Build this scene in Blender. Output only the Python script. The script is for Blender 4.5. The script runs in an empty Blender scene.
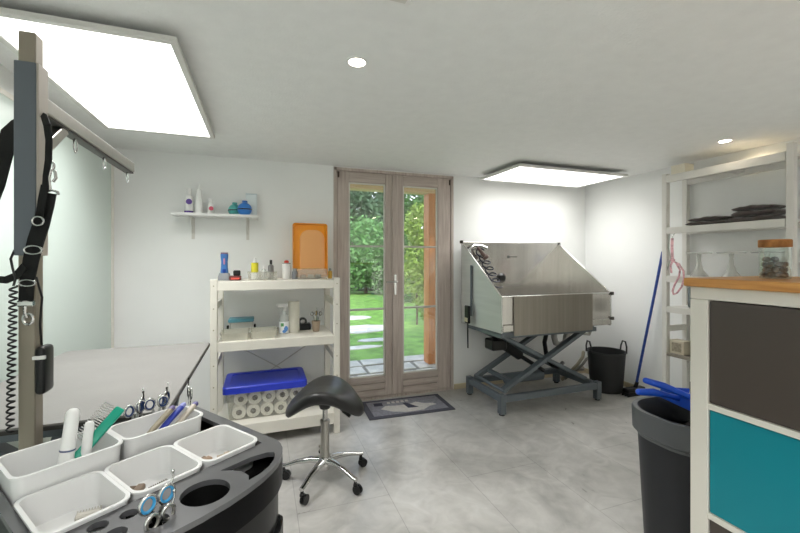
import bpy, bmesh, math, random
from mathutils import Vector, Matrix, Euler
random.seed(7)
C = bpy.context.scene.collection
PI = math.pi

# ---------------------------------------------------------------- camera numbers (metres, room axes)
TH = math.radians(19.67); FPX = 386.0; CX = 400.0; CY = 259.0; HC = 1.35
SN, CS = math.sin(TH), math.cos(TH)
def ray(px, py):
    r = (px-CX)/FPX; u = (CY-py)/FPX
    return Vector((SN+CS*r, CS-SN*r, u))
def atY(px, py, y):
    d = ray(px, py); t = y/d.y; return Vector((d.x*t, y, HC+d.z*t))
def atX(px, py, x):
    d = ray(px, py); t = x/d.x; return Vector((x, d.y*t, HC+d.z*t))
def atZ(px, py, z):
    d = ray(px, py); t = (z-HC)/d.z; return Vector((d.x*t, d.y*t, z))

# ---------------------------------------------------------------- materials
def lin(h):
    h = h.lstrip('#'); o = []
    for i in (0, 2, 4):
        v = int(h[i:i+2], 16)/255
        o.append(v/12.92 if v <= .04045 else ((v+.055)/1.055)**2.4)
    return (*o, 1)
MATS = {}
def mat(name, col, rough=.5, metal=0, var=0, vscale=8, bump=0, bscale=60, stretch=None, spec=.5, trans=0, coat=0, sheen=0, ior=1.45, emit=0, alpha=1):
    if name in MATS: return MATS[name]
    m = bpy.data.materials.new(name); m.use_nodes = True
    nt = m.node_tree; b = nt.nodes['Principled BSDF']
    c = lin(col)
    b.inputs['Base Color'].default_value = c
    b.inputs['Roughness'].default_value = rough
    b.inputs['Metallic'].default_value = metal
    b.inputs['Specular IOR Level'].default_value = spec
    b.inputs['Transmission Weight'].default_value = trans
    b.inputs['Coat Weight'].default_value = coat
    b.inputs['IOR'].default_value = ior
    b.inputs['Alpha'].default_value = alpha
    if sheen: b.inputs['Sheen Weight'].default_value = sheen
    if emit:
        b.inputs['Emission Color'].default_value = c; b.inputs['Emission Strength'].default_value = emit
    tc = nt.nodes.new('ShaderNodeTexCoord'); mp = nt.nodes.new('ShaderNodeMapping')
    nt.links.new(tc.outputs['Object'], mp.inputs['Vector'])
    if stretch: mp.inputs['Scale'].default_value = stretch
    if var:
        n = nt.nodes.new('ShaderNodeTexNoise'); n.inputs['Scale'].default_value = vscale; n.inputs['Detail'].default_value = 6
        r = nt.nodes.new('ShaderNodeValToRGB')
        r.color_ramp.elements[0].position = .3; r.color_ramp.elements[1].position = .7
        r.color_ramp.elements[0].color = (*[max(0, v*(1-var)) for v in c[:3]], 1)
        r.color_ramp.elements[1].color = (*[min(1, v*(1+var)) for v in c[:3]], 1)
        nt.links.new(mp.outputs[0], n.inputs['Vector']); nt.links.new(n.outputs['Fac'], r.inputs['Fac'])
        nt.links.new(r.outputs['Color'], b.inputs['Base Color'])
    if bump:
        n2 = nt.nodes.new('ShaderNodeTexNoise'); n2.inputs['Scale'].default_value = bscale; n2.inputs['Detail'].default_value = 4
        bp = nt.nodes.new('ShaderNodeBump'); bp.inputs['Strength'].default_value = bump; bp.inputs['Distance'].default_value = .004
        nt.links.new(mp.outputs[0], n2.inputs['Vector']); nt.links.new(n2.outputs['Fac'], bp.inputs['Height'])
        nt.links.new(bp.outputs['Normal'], b.inputs['Normal'])
    MATS[name] = m
    return m
def thin_glass(name, tint='#ffffff', rough=.02, fac=.08):
    if name in MATS: return MATS[name]
    m = bpy.data.materials.new(name); m.use_nodes = True; nt = m.node_tree
    for n in list(nt.nodes): nt.nodes.remove(n)
    o = nt.nodes.new('ShaderNodeOutputMaterial'); mx = nt.nodes.new('ShaderNodeMixShader')
    t = nt.nodes.new('ShaderNodeBsdfTransparent'); g = nt.nodes.new('ShaderNodeBsdfGlossy')
    t.inputs['Color'].default_value = lin(tint); g.inputs['Roughness'].default_value = rough
    lw = nt.nodes.new('ShaderNodeLayerWeight'); lw.inputs['Blend'].default_value = .25
    mr = nt.nodes.new('ShaderNodeMapRange'); mr.inputs['To Min'].default_value = fac; mr.inputs['To Max'].default_value = .6
    nt.links.new(lw.outputs['Facing'], mr.inputs['Value']); nt.links.new(mr.outputs[0], mx.inputs['Fac'])
    nt.links.new(t.outputs[0], mx.inputs[1]); nt.links.new(g.outputs[0], mx.inputs[2]); nt.links.new(mx.outputs[0], o.inputs['Surface'])
    MATS[name] = m; return m
def clear_plastic(name, tint, diff, fac):
    """milky see-through plastic: part transparent, part white diffuse"""
    if name in MATS: return MATS[name]
    m = bpy.data.materials.new(name); m.use_nodes = True; nt = m.node_tree
    b = nt.nodes['Principled BSDF']; b.inputs['Base Color'].default_value = lin(diff); b.inputs['Roughness'].default_value = .15
    o = nt.nodes['Material Output']; mx = nt.nodes.new('ShaderNodeMixShader'); t = nt.nodes.new('ShaderNodeBsdfTransparent')
    t.inputs['Color'].default_value = lin(tint); mx.inputs['Fac'].default_value = fac
    nt.links.new(t.outputs[0], mx.inputs[1]); nt.links.new(b.outputs[0], mx.inputs[2]); nt.links.new(mx.outputs[0], o.inputs['Surface'])
    MATS[name] = m; return m
def emit(name, col, s):
    if name in MATS: return MATS[name]
    m = bpy.data.materials.new(name); m.use_nodes = True; nt = m.node_tree
    for n in list(nt.nodes): nt.nodes.remove(n)
    o = nt.nodes.new('ShaderNodeOutputMaterial'); e = nt.nodes.new('ShaderNodeEmission')
    e.inputs['Color'].default_value = lin(col); e.inputs['Strength'].default_value = s
    nt.links.new(e.outputs[0], o.inputs['Surface']); MATS[name] = m; return m

def floor_mat():
    m = bpy.data.materials.new('floor_tiles'); m.use_nodes = True; nt = m.node_tree; N = nt.nodes.new; L = nt.links.new
    b = nt.nodes['Principled BSDF']
    tc = N('ShaderNodeTexCoord'); sep = N('ShaderNodeSeparateXYZ'); L(tc.outputs['Object'], sep.inputs[0])
    def off(sock, v):
        a = N('ShaderNodeMath'); a.operation = 'ADD'; a.inputs[1].default_value = v; L(sock, a.inputs[0]); return a.outputs[0]
    cmb = N('ShaderNodeCombineXYZ'); L(off(sep.outputs['Y'], -2.62+.515+10.3), cmb.inputs[0]); L(off(sep.outputs['X'], -.685+10.2), cmb.inputs[1])
    br = N('ShaderNodeTexBrick'); L(cmb.outputs[0], br.inputs['Vector'])
    br.inputs['Scale'].default_value = 1; br.inputs['Brick Width'].default_value = 1.03; br.inputs['Row Height'].default_value = .51
    br.inputs['Mortar Size'].default_value = .0022; br.inputs['Mortar Smooth'].default_value = .2
    br.inputs['Color1'].default_value = (.485, .485, .485, 1); br.inputs['Color2'].default_value = (.515, .515, .515, 1); br.inputs['Mortar'].default_value = (.35, .35, .35, 1)
    n1 = N('ShaderNodeTexNoise'); n1.inputs['Scale'].default_value = 1.6; n1.inputs['Detail'].default_value = 9; n1.inputs['Roughness'].default_value = .62; n1.inputs['Distortion'].default_value = .7
    L(tc.outputs['Object'], n1.inputs['Vector'])
    r1 = N('ShaderNodeValToRGB'); e = r1.color_ramp.elements
    e[0].position = .28; e[0].color = lin('#9a9893'); e[1].position = .74; e[1].color = lin('#cac8c4')
    L(n1.outputs['Fac'], r1.inputs['Fac'])
    n2 = N('ShaderNodeTexNoise'); n2.inputs['Scale'].default_value = 7; n2.inputs['Detail'].default_value = 8; n2.inputs['Distortion'].default_value = 1.2
    L(tc.outputs['Object'], n2.inputs['Vector'])
    mx = N('ShaderNodeMix'); mx.data_type = 'RGBA'; mx.blend_type = 'OVERLAY'; mx.inputs['Factor'].default_value = .35
    L(r1.outputs[0], mx.inputs['A']); L(n2.outputs['Fac'], mx.inputs['B'])
    m2 = N('ShaderNodeMix'); m2.data_type = 'RGBA'; m2.blend_type = 'OVERLAY'; m2.inputs['Factor'].default_value = 1
    L(mx.outputs['Result'], m2.inputs['A']); L(br.outputs['Color'], m2.inputs['B'])
    L(m2.outputs['Result'], b.inputs['Base Color'])
    rr = N('ShaderNodeMapRange'); rr.inputs['To Min'].default_value = .22; rr.inputs['To Max'].default_value = .42; L(n2.outputs['Fac'], rr.inputs['Value']); L(rr.outputs[0], b.inputs['Roughness'])
    bp = N('ShaderNodeBump'); bp.inputs['Strength'].default_value = .25; bp.inputs['Distance'].default_value = .002; bp.invert = True
    L(br.outputs['Fac'], bp.inputs['Height']); L(bp.outputs[0], b.inputs['Normal'])
    return m

def wood_mat(name, c1, c2, axis='X', scale=6, rough=.5):
    if name in MATS: return MATS[name]
    m = bpy.data.materials.new(name); m.use_nodes = True; nt = m.node_tree; N = nt.nodes.new; L = nt.links.new
    b = nt.nodes['Principled BSDF']; b.inputs['Roughness'].default_value = rough
    tc = N('ShaderNodeTexCoord'); mp = N('ShaderNodeMapping'); L(tc.outputs['Object'], mp.inputs[0])
    s = {'X': (.6, 9, 9), 'Y': (9, .6, 9), 'Z': (9, 9, .6)}[axis]
    mp.inputs['Scale'].default_value = s
    n = N('ShaderNodeTexNoise'); n.inputs['Scale'].default_value = scale; n.inputs['Detail'].default_value = 7; n.inputs['Distortion'].default_value = .6; L(mp.outputs[0], n.inputs['Vector'])
    r = N('ShaderNodeValToRGB'); e = r.color_ramp.elements; e[0].position = .32; e[0].color = lin(c1); e[1].position = .68; e[1].color = lin(c2); L(n.outputs['Fac'], r.inputs['Fac'])
    L(r.outputs[0], b.inputs['Base Color'])
    bp = N('ShaderNodeBump'); bp.inputs['Strength'].default_value = .2; bp.inputs['Distance'].default_value = .002; L(n.outputs['Fac'], bp.inputs['Height']); L(bp.outputs[0], b.inputs['Normal'])
    MATS[name] = m; return m

M_wall = mat('white_plaster', '#f1f2f0', .8, var=.015, vscale=3, bump=.12, bscale=160)
M_ceil = mat('ceiling_plaster', '#f1f2f0', .9, var=.02, vscale=14, bump=.5, bscale=90)
M_glass = thin_glass('window_glass')
M_door = wood_mat('greyed_door_wood', '#b0a198', '#c9bdb4', 'Z', 5, .5)
M_doorh = wood_mat('greyed_door_wood_rail', '#b0a198', '#c9bdb4', 'X', 5, .5)
M_white = mat('white_painted_wood', '#e6e3da', .45, var=.03, vscale=9)
M_whitepl = mat('white_plastic', '#eeeeec', .35)
M_whitebin = mat('white_bin_plastic', '#e0e0df', .32, coat=.1)
M_black = mat('black_plastic', '#101011', .35)
M_blackgl = mat('black_gloss_plastic', '#161618', .22, coat=.3)
M_blackrub = mat('black_rubber', '#1b1b1c', .6)
M_steel = mat('brushed_steel', '#c9c6c0', .17, metal=.85, var=.06, vscale=30, stretch=(1, 1, .04))
M_steelside = mat('steel_side_reflection', '#d3d5d2', .5, metal=.5, var=.05, vscale=30, stretch=(1, .05, 1))  # paler steel for the left side, washed-out door reflection put into the colour
M_steeldoor = mat('brushed_steel_dull', '#99938a', .4, metal=.85, var=.08, vscale=40, stretch=(1, 1, .03))
M_chrome = mat('chrome', '#d4d4d2', .15, metal=1)
M_alu = mat('satin_aluminium', '#b5b2ab', .35, metal=1, var=.04, vscale=30, stretch=(1, 1, .05))
M_beige = mat('beige_anodised_metal', '#968e80', .42, metal=.35, var=.05, vscale=20, stretch=(1, 1, .04))
M_lift = mat('blue_grey_painted_steel', '#6a7278', .4, metal=.3)
M_sleeve = mat('slate_grey_sleeve', '#686f76', .5, metal=.2)
M_web = mat('black_webbing', '#121212', .8, bump=.4, bscale=300)

# ---------------------------------------------------------------- mesh builder
class MB:
    def __init__(s): s.bm = bmesh.new(); s.flat = False; s.soft = False
    def _merge(s, t, M=None):
        if M is not None: bmesh.ops.transform(t, matrix=M, verts=t.verts)
        me = bpy.data.meshes.new('tmp'); t.to_mesh(me); t.free(); s.bm.from_mesh(me); bpy.data.meshes.remove(me)
    def box(s, x0, x1, y0, y1, z0, z1, bev=0, seg=1, M=None):
        s.flat = True; t = bmesh.new(); bmesh.ops.create_cube(t, size=1)
        bmesh.ops.transform(t, matrix=Matrix.Translation(((x0+x1)/2, (y0+y1)/2, (z0+z1)/2)) @ Matrix.Diagonal((abs(x1-x0), abs(y1-y0), abs(z1-z0), 1)), verts=t.verts)
        if bev: bmesh.ops.bevel(t, geom=t.edges[:], offset=bev, segments=seg, profile=.5, affect='EDGES')
        s._merge(t, M); return s
    def bar(s, p0, p1, w, h, up=(0, 0, 1), bev=0):
        p0, p1 = Vector(p0), Vector(p1); d = p1-p0; L = d.length; z = d.normalized()
        u = Vector(up); x = u.cross(z)
        if x.length < 1e-4: x = Vector((1, 0, 0)).cross(z)
        x.normalize(); y = z.cross(x)
        R = Matrix((x, y, z)).transposed().to_4x4()
        return s.box(-w/2, w/2, -h/2, h/2, 0, L, bev, M=Matrix.Translation(p0) @ R)
    def cyl(s, p0, p1, r0, r1=None, n=22):
        s.flat = True; p0, p1 = Vector(p0), Vector(p1); d = p1-p0
        t = bmesh.new(); bmesh.ops.create_cone(t, cap_ends=True, segments=n, radius1=r0, radius2=r0 if r1 is None else r1, depth=d.length)
        q = d.to_track_quat('Z', 'Y').to_matrix().to_4x4()
        s._merge(t, Matrix.Translation((p0+p1)/2) @ q); return s
    def sphere(s, c, r, n=16, M=None):
        t = bmesh.new(); bmesh.ops.create_uvsphere(t, u_segments=n, v_segments=max(6, n//2), radius=1)
        if not hasattr(r, '__len__'): r = (r, r, r)
        bmesh.ops.transform(t, matrix=Matrix.Translation(c) @ (M or Matrix()) @ Matrix.Diagonal((*r, 1)), verts=t.verts)
        s._merge(t); return s
    def lathe(s, prof, c=(0, 0, 0), n=28, M=None, sx=1, sy=1):
        t = bmesh.new(); rings = []
        for r, z in prof:
            if r < 1e-5: rings.append([t.verts.new((0, 0, z))])
            else: rings.append([t.verts.new((r*sx*math.cos(2*PI*k/n), r*sy*math.sin(2*PI*k/n), z)) for k in range(n)])
        for a, b in zip(rings, rings[1:]):
            for k in range(n):
                j = (k+1) % n
                if len(a) == 1 and len(b) == 1: continue
                if len(a) == 1: t.faces.new((a[0], b[j], b[k]))
                elif len(b) == 1: t.faces.new((a[k], a[j], b[0]))
                else: t.faces.new((a[k], a[j], b[j], b[k]))
        bmesh.ops.recalc_face_normals(t, faces=t.faces)
        s._merge(t, Matrix.Translation(c) @ (M or Matrix())); return s
    def tube(s, pts, r, n=8, closed=False):
        s.soft = True; pts = [Vector(p) for p in pts]; m = len(pts); t = bmesh.new(); rings = []
        rr = r if hasattr(r, '__len__') else [r]*m
        px = None
        for i, p in enumerate(pts):
            if closed: d = pts[(i+1) % m]-pts[i-1]
            else: d = pts[min(i+1, m-1)]-pts[max(i-1, 0)]
            d.normalize()
            if px is None:
                a = Vector((0, 0, 1)) if abs(d.z) < .9 else Vector((1, 0, 0)); px = d.cross(a).normalized()
            else:
                px = (px-d*px.dot(d)).normalized()
            py = d.cross(px)
            rings.append([t.verts.new(p+px*rr[i]*math.cos(2*PI*k/n)+py*rr[i]*math.sin(2*PI*k/n)) for k in range(n)])
        pr = list(zip(rings, rings[1:]))
        if closed: pr.append((rings[-1], rings[0]))
        for a, b in pr:
            for k in range(n): t.faces.new((a[k], a[(k+1) % n], b[(k+1) % n], b[k]))
        if not closed: t.faces.new(rings[0][::-1]); t.faces.new(rings[-1])
        bmesh.ops.recalc_face_normals(t, faces=t.faces)
        s._merge(t); return s
    def strap(s, pts, w, th, side):
        """flat webbing along pts; side = width direction"""
        s.flat = True; pts = [Vector(p) for p in pts]; m = len(pts); t = bmesh.new(); rings = []
        sd = Vector(side).normalized()
        for i, p in enumerate(pts):
            d = (pts[min(i+1, m-1)]-pts[max(i-1, 0)]).normalized()
            x = (sd-d*sd.dot(d)).normalized(); y = d.cross(x)
            ww = w[i] if hasattr(w, '__len__') else w
            rings.append([t.verts.new(p+x*a*ww/2+y*b*th/2) for a, b in ((-1, -1), (1, -1), (1, 1), (-1, 1))])
        for a, b in zip(rings, rings[1:]):
            for k in range(4): t.faces.new((a[k], a[(k+1) % 4], b[(k+1) % 4], b[k]))
        t.faces.new(rings[0][::-1]); t.faces.new(rings[-1])
        bmesh.ops.recalc_face_normals(t, faces=t.faces)
        s._merge(t); return s
    def prism(s, poly, z0, z1, M=None, bev=0):
        s.flat = True; t = bmesh.new(); a = [t.verts.new((x, y, z0)) for x, y in poly]; b = [t.verts.new((x, y, z1)) for x, y in poly]
        n = len(poly); t.faces.new(a[::-1]); t.faces.new(b)
        for k in range(n): t.faces.new((a[k], a[(k+1) % n], b[(k+1) % n], b[k]))
        bmesh.ops.recalc_face_normals(t, faces=t.faces)
        if bev: bmesh.ops.bevel(t, geom=t.edges[:], offset=bev, segments=1, profile=.5, affect='EDGES')
        s._merge(t, M); return s
    def plate(s, outer, holes, z0, z1, M=None):
        """flat plate with holes"""
        t = bmesh.new(); loops = [outer]+holes; vv = {}
        for z in (z0, z1):
            es = []
            for li, lp in enumerate(loops):
                vs = [t.verts.new((x, y, z)) for x, y in lp]; vv[(z, li)] = vs
                es += [t.edges.new((vs[k], vs[(k+1) % len(vs)])) for k in range(len(vs))]
            bmesh.ops.triangle_fill(t, use_beauty=True, edges=es)
        for li, lp in enumerate(loops):
            a, b = vv[(z0, li)], vv[(z1, li)]
            for k in range(len(lp)): t.faces.new((a[k], a[(k+1) % len(lp)], b[(k+1) % len(lp)], b[k]))
        bmesh.ops.recalc_face_normals(t, faces=t.faces)
        s._merge(t, M); return s
    def loft(s, loops, close0=True, close1=True):
        t = bmesh.new(); R = [[t.verts.new(p) for p in lp] for lp in loops]; n = len(loops[0])
        for a, b in zip(R, R[1:]):
            for k in range(n): t.faces.new((a[k], a[(k+1) % n], b[(k+1) % n], b[k]))
        if close0: t.faces.new(R[0][::-1])
        if close1: t.faces.new(R[-1])
        bmesh.ops.recalc_face_normals(t, faces=t.faces)
        s._merge(t); return s
    def build(s, name, m, parent=None, loc=None, rot=None, ang=None):
        if ang is None: ang = 60 if (s.soft and not s.flat) else 27
        me = bpy.data.meshes.new(name); s.bm.to_mesh(me); s.bm.free()
        me.polygons.foreach_set('use_smooth', [True]*len(me.polygons))
        try: me.set_sharp_from_angle(angle=math.radians(ang))
        except Exception: pass
        me.materials.append(m)
        o = bpy.data.objects.new(name, me); C.objects.link(o)
        if parent: o.parent = parent
        if loc is not None: o.location = loc
        if rot is not None: o.rotation_euler = rot
        return o

def rrect(w, d, r, cx=0, cy=0, n=6):
    pts = []
    for sx, sy, a0 in ((1, 1, 0), (-1, 1, 90), (-1, -1, 180), (1, -1, 270)):
        for k in range(n+1):
            a = math.radians(a0+90*k/n); pts.append((cx+sx*(w/2-r)+r*math.cos(a), cy+sy*(d/2-r)+r*math.sin(a)))
    return pts
def circ(cx, cy, rx, ry=None, n=28, rot=0):
    ry = ry or rx; o = []
    for k in range(n):
        a = 2*PI*k/n; x, y = rx*math.cos(a), ry*math.sin(a)
        o.append((cx+x*math.cos(rot)-y*math.sin(rot), cy+x*math.sin(rot)+y*math.cos(rot)))
    return o
def tray_loops(w, d, h, taper, r, th=.003, lip=.005):
    """open box with rim, as one closed loft (outside bottom -> rim -> inside bottom)"""
    def lp(w_, d_, z, r_): return [(x, y, z) for x, y in rrect(w_, d_, max(.002, min(r_, w_/2.1, d_/2.1)))]
    return [lp(w-2*taper, d-2*taper, 0, r), lp(w, d, h-.004, r), lp(w+2*lip, d+2*lip, h-.004, r+lip), lp(w+2*lip, d+2*lip, h, r+lip),
            lp(w-2*th, d-2*th, h, r), lp(w-2*taper-2*th, d-2*taper-2*th, th, r)]

# ---------------------------------------------------------------- things
def thing(name, label, cat, loc=(0, 0, 0), rotz=0, group=None):
    o = bpy.data.objects.new(name, None); C.objects.link(o); o.empty_display_size = .1
    o.location = loc; o.rotation_euler = (0, 0, rotz); o['label'] = label; o['category'] = cat
    if group: o['group'] = group
    return o
def tag(o, label, cat, group=None):
    o['label'] = label; o['category'] = cat
    if group: o['group'] = group
    return o
def struct(o): o['kind'] = 'structure'; return o
def dup(root, loc=None, rot=None, label=None):
    def cp(o, par):
        c = o.copy(); C.objects.link(c)
        if par: c.parent = par
        for ch in [x for x in bpy.data.objects if x.parent == o]: cp(ch, c)
        return c
    r = cp(root, None)
    if loc is not None: r.location = loc
    if rot is not None: r.rotation_euler = rot
    if label: r['label'] = label
    return r

# ================================================================ SETTING
XL, XR, YB, YF, ZC = -1.09, 3.62, 3.58, -1.3, 2.215
o = struct(MB().box(XL-.1, XR+.1, YF-.1, YB+.25, -.12, 0).build('floor', floor_mat()))
struct(MB().box(XL-.1, XR+.1, YF-.1, YB+.25, ZC, ZC+.12).build('ceiling', M_ceil))
struct(MB().box(XL-.12, XL, YF, YB, 0, ZC).build('wall_left', M_wall))
struct(MB().box(XR, XR+.12, YF, YB, 0, ZC).build('wall_right', M_wall))
struct(MB().box(XL-.12, XR+.12, YF-.12, YF, 0, ZC).build('wall_front', M_wall))
DX0, DX1 = .625, 1.866
wb = MB(); wb.box(XL-.12, DX0, YB, YB+.25, 0, ZC); wb.box(DX1, XR+.12, YB, YB+.25, 0, ZC); wb.box(DX0, DX1, YB, YB+.25, 2.206, ZC)
struct(wb.build('wall_back', M_wall))
M_skirt = mat('beige_skirting', '#c9bb9d', .5, var=.08)
struct(MB().box(DX1+.005, XR, YB-.012, YB, 0, .055, .003).build('baseboard_back', M_skirt))
struct(MB().box(XR-.012, XR, YF, YB-.012, 0, .055, .003).build('baseboard_right', M_skirt))
struct(MB().box(XL, DX0-.005, YB-.012, YB, 0, .055, .003).build('baseboard_left', M_skirt))

# frosted glass panel on the left wall
M_frost = mat('frosted_green_glass', '#cfdcd5', .22, spec=.6, coat=.2)
w1 = struct(MB().box(XL+.004, XL+.014, -.6, 3.49, .03, 2.075).build('window_1', M_frost))
fr = MB(); fr.box(XL, XL+.022, 3.49, 3.525, .0, 2.1, .002); fr.box(XL, XL+.018, -.6, 3.49, 2.075, 2.10, .002)
fr.build('window_frame', M_white, w1)

# French door
door = bpy.data.objects.new('door_1', None); C.objects.link(door); door.location = (0, 0, 0); struct(door)
f = MB(); yf = YB-.008
f.box(DX0, DX0+.03, yf, YB+.09, 0, 2.205, .003); f.box(DX1-.03, DX1, yf, YB+.09, 0, 2.205, .003); f.box(DX0, DX1, yf, YB+.09, 2.175, 2.205, .003); f.box(DX0, DX1, YB, YB+.09, 0, .022)
f.build('door_frame', M_door, door)
def leaf(x0, x1, gx0, gx1):
    y0, y1 = YB+.0, YB+.06; zb, zt, gb, gt = .024, 2.173, .215, 2.075
    l = MB(); l.box(x0, gx0, y0, y1, zb, zt, .004); l.box(gx1, x1, y0, y1, zb, zt, .004)
    e = l.build('door_leaf', M_door, door)
    r = MB(); r.box(gx0, gx1, y0, y1, gt, zt, .004)
    for a, b in ((zb, .088), (.094, .150), (.156, gb)): r.box(gx0, gx1, y0, y1, a, b, .004)
    r.build('rail', M_doorh, e)
    bd = MB()
    for a in ((gx0, gx0+.014, gb, gt), (gx1-.014, gx1, gb, gt), (gx0, gx1, gb, gb+.016), (gx0, gx1, gt-.014, gt)):
        bd.box(a[0], a[1], y0+.008, y0+.022, a[2], a[3], .003)
    bd.build('glazing_bead', mat('pale_door_bead', '#dcd8d1', .45), e)
    g = MB(); g.box(gx0-.005, gx1+.005, y0+.028, y0+.034, gb-.005, gt+.005); g.build('glass', M_glass, e)
    mt = MB()
    for z in (.865, 1.472): mt.box(gx0, gx1, y0+.012, y0+.046, z-.009, z+.009, .003)
    mt.build('muntin', mat('grey_muntin', '#c2bdb7', .5), e)
    return e
lf = leaf(DX0+.032, 1.222, .768, 1.128)
leaf(1.226, DX1-.032, 1.312, 1.69)
cv = MB(); cv.box(1.196, 1.252, YB-.018, YB+.0, .03, 2.17, .005); cv.build('cover_strip', M_door, door)
h = MB(); h.box(1.212, 1.236, YB-.026, YB-.018, 1.0, 1.2, .003); h.cyl((1.224, YB-.026, 1.13), (1.224, YB-.066, 1.13), .009); h.tube([(1.224, YB-.066, 1.13), (1.18, YB-.07, 1.13), (1.12, YB-.066, 1.128)], .008); h.build('door_handle', M_chrome, door)
hg = MB()
for x in (DX0+.045, DX1-.045): hg.box(x-.007, x+.007, YB-.016, YB, 2.11, 2.165, .003)
hg.build('hinge', mat('dark_hinge_metal', '#574d45', .4, metal=.6), door)

# ================================================================ OUTDOORS
M_grass = mat('lawn_grass', '#77a045', .9, var=.35, vscale=5, bump=1, bscale=40)
lawn = MB()
t = lawn.bm; nx, ny = 40, 40
def gz(x, y):
    y2 = max(0, y-6); return -.06+.004*y2*1.2+.05*math.sin(x*.7)*min(1, y2/5)+.03*math.sin(y*.9+x)*min(1, y2/5)
gr = [[t.verts.new((-14+32*i/nx, 5.15+32*(j/ny)**1.5, gz(-14+32*i/nx, 5.15+32*(j/ny)**1.5))) for i in range(nx+1)] for j in range(ny+1)]
for j in range(ny):
    for i in range(nx): t.faces.new((gr[j][i], gr[j][i+1], gr[j+1][i+1], gr[j+1][i]))
struct(lawn.build('lawn', M_grass))
M_stone = mat('pale_paving_stone', '#d2ccc1', .85, var=.2, vscale=6, bump=.6, bscale=25)
struct(MB().box(-3, 7, YB+.25, 5.20, -.16, -.045).build('terrace', mat('terrace_bed', '#8b857b', .9, var=.25, vscale=12, bump=.6, bscale=30)))
# irregular paving of the terrace, one slab object each
k = 0
rs = random.Random(3)
slab_names = ['nearest the door', 'second from the door', 'third from the door', 'at the lawn edge']
for row, (ya, yb) in enumerate(((3.86, 4.17), (4.19, 4.5), (4.52, 4.84), (4.86, 5.17))):
    x = .2+.15*row
    for j in range(4):
        w_ = rs.uniform(.5, .75)
        p = [(x+rs.uniform(0, .02), ya+rs.uniform(0, .04)), (x+w_-rs.uniform(0, .03), ya+rs.uniform(0, .03)), (x+w_-.012, yb-rs.uniform(0, .05)), (x+.02, yb-rs.uniform(0, .03))]
        ob = MB().prism(p, -.045, -.03, bev=.004).build('paving_slab', M_stone)
        tag(ob, 'grey paving slab in the terrace row %s, %s from the left' % (slab_names[row], ('first', 'second', 'third', 'fourth')[j]), 'paving slab', 'paving slabs of the terrace')
        x += w_+.015
# pale stepping stones crossing the lawn
for i, (px, py, rx, ry, lab) in enumerate(((358, 330, .8, .42, 'large pale stepping stone in the middle of the lawn'), (375, 340, .32, .14, 'wide pale stepping stone in the lawn, right of and before the largest'), (356, 347.5, .42, .13, 'pale stepping stone in the lawn nearest the terrace'), (354, 319, .45, .3, 'small pale stepping stone farthest out on the lawn'))):
    p = atZ(px, py, -.05); z = gz(p.x, p.y)
    pts = [(p.x+rx*math.cos(a)*rs.uniform(.85, 1.1), p.y+ry*math.sin(a)*rs.uniform(.85, 1.1)) for a in [2*PI*q/11 for q in range(11)]]
    tag(MB().prism(pts, z-.06, z+.012, bev=.006).build('stepping_stone', M_stone), lab, 'stone', 'stepping stones in the lawn')

def leaves(mb, c, r, n, size, rnd, shell=.55, low=-1):
    t = mb.bm; c = Vector(c)
    for _ in range(n):
        while True:
            v = Vector((rnd.uniform(-1, 1), rnd.uniform(-1, 1), rnd.uniform(low, 1)))
            if shell < v.length < 1: break
        v *= rnd.uniform(.92, 1.1)
        p = c+Vector((v.x*r[0], v.y*r[1], v.z*r[2]))
        a = Euler((rnd.uniform(0, 6), rnd.uniform(0, 6), rnd.uniform(0, 6))).to_matrix(); s = size*rnd.uniform(.6, 1.3)
        t.faces.new([t.verts.new(p+a @ Vector(q)) for q in ((-s*.45, 0, 0), (0, -s, .1*s), (s*.45, 0, 0), (0, s, .1*s))])
def tree(name, label, cat, loc, crown, lf_mat, n, size, trunk_h, trunk_r, seed, low=-1, core=None, group=None):
    rnd = random.Random(seed); th_ = thing(name, label, cat, loc, 0, group)
    mb = MB()
    for c, r, k in crown: leaves(mb, c, r, int(n*k), size, rnd, low=low)
    mb.build('foliage', lf_mat, th_, ang=180)
    tk = MB(); tk.cyl((0, 0, 0), (0, 0, trunk_h), trunk_r, trunk_r*.5, 10)
    for q in range(4):
        a = rnd.uniform(0, 6.28); c, r, _ = crown[q % len(crown)]
        tk.tube([(0, 0, trunk_h*.7), (c[0]*.4+.2*math.cos(a)*r[0], c[1]*.4+.2*math.sin(a)*r[1], trunk_h*.7+(c[2]-trunk_h*.7)*.5), (c[0]+.5*math.cos(a)*r[0], c[1]+.5*math.sin(a)*r[1], c[2])], [trunk_r*.5, trunk_r*.35, trunk_r*.12], 6)
    tk.build('trunk', mat('bark', '#5b4a3a', .9, var=.25, vscale=12, bump=.6), th_)
    return th_
M_l1 = mat('bush_leaf', '#6f9a5a', .6, var=.35, vscale=3)
M_l2 = mat('conifer_needle', '#486344', .7, var=.35, vscale=2)
M_l3 = mat('vine_leaf', '#8da648', .55, var=.4, vscale=5)
M_l4 = mat('hedge_leaf', '#4f7a3a', .6, var=.35, vscale=3)
def gpos(px, y, z=None):
    p = atY(px, 259, y); return (p.x, y, gz(p.x, y))
tree('round_bush', 'broad round light green bush beyond the lawn, seen in the left glass', 'bush', gpos(366, 15), [((0, 0, 1.7), (1.6, 1.3, 1.35), 1), ((.7, -.3, .9), (1.1, .9, .8), .5), ((-.8, -.2, 1.0), (1.0, .9, .9), .5)], M_l1, 3600, .11, 1.2, .07, 1)
tree('conifer', 'tall dark conifer with loose branches behind the round bush', 'tree', gpos(352, 22), [((0, 0, 2.2), (2.2, 1.8, 1.3), .6), ((.2, 0, 4.2), (1.7, 1.4, 1.3), .7), ((-.4, 0, 5.8), (1.2, 1, 1.4), .5), ((.2, 0, 7.4), (.7, .7, 1.2), .25)], M_l2, 2300, .2, 7.5, .16, 2)
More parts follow.
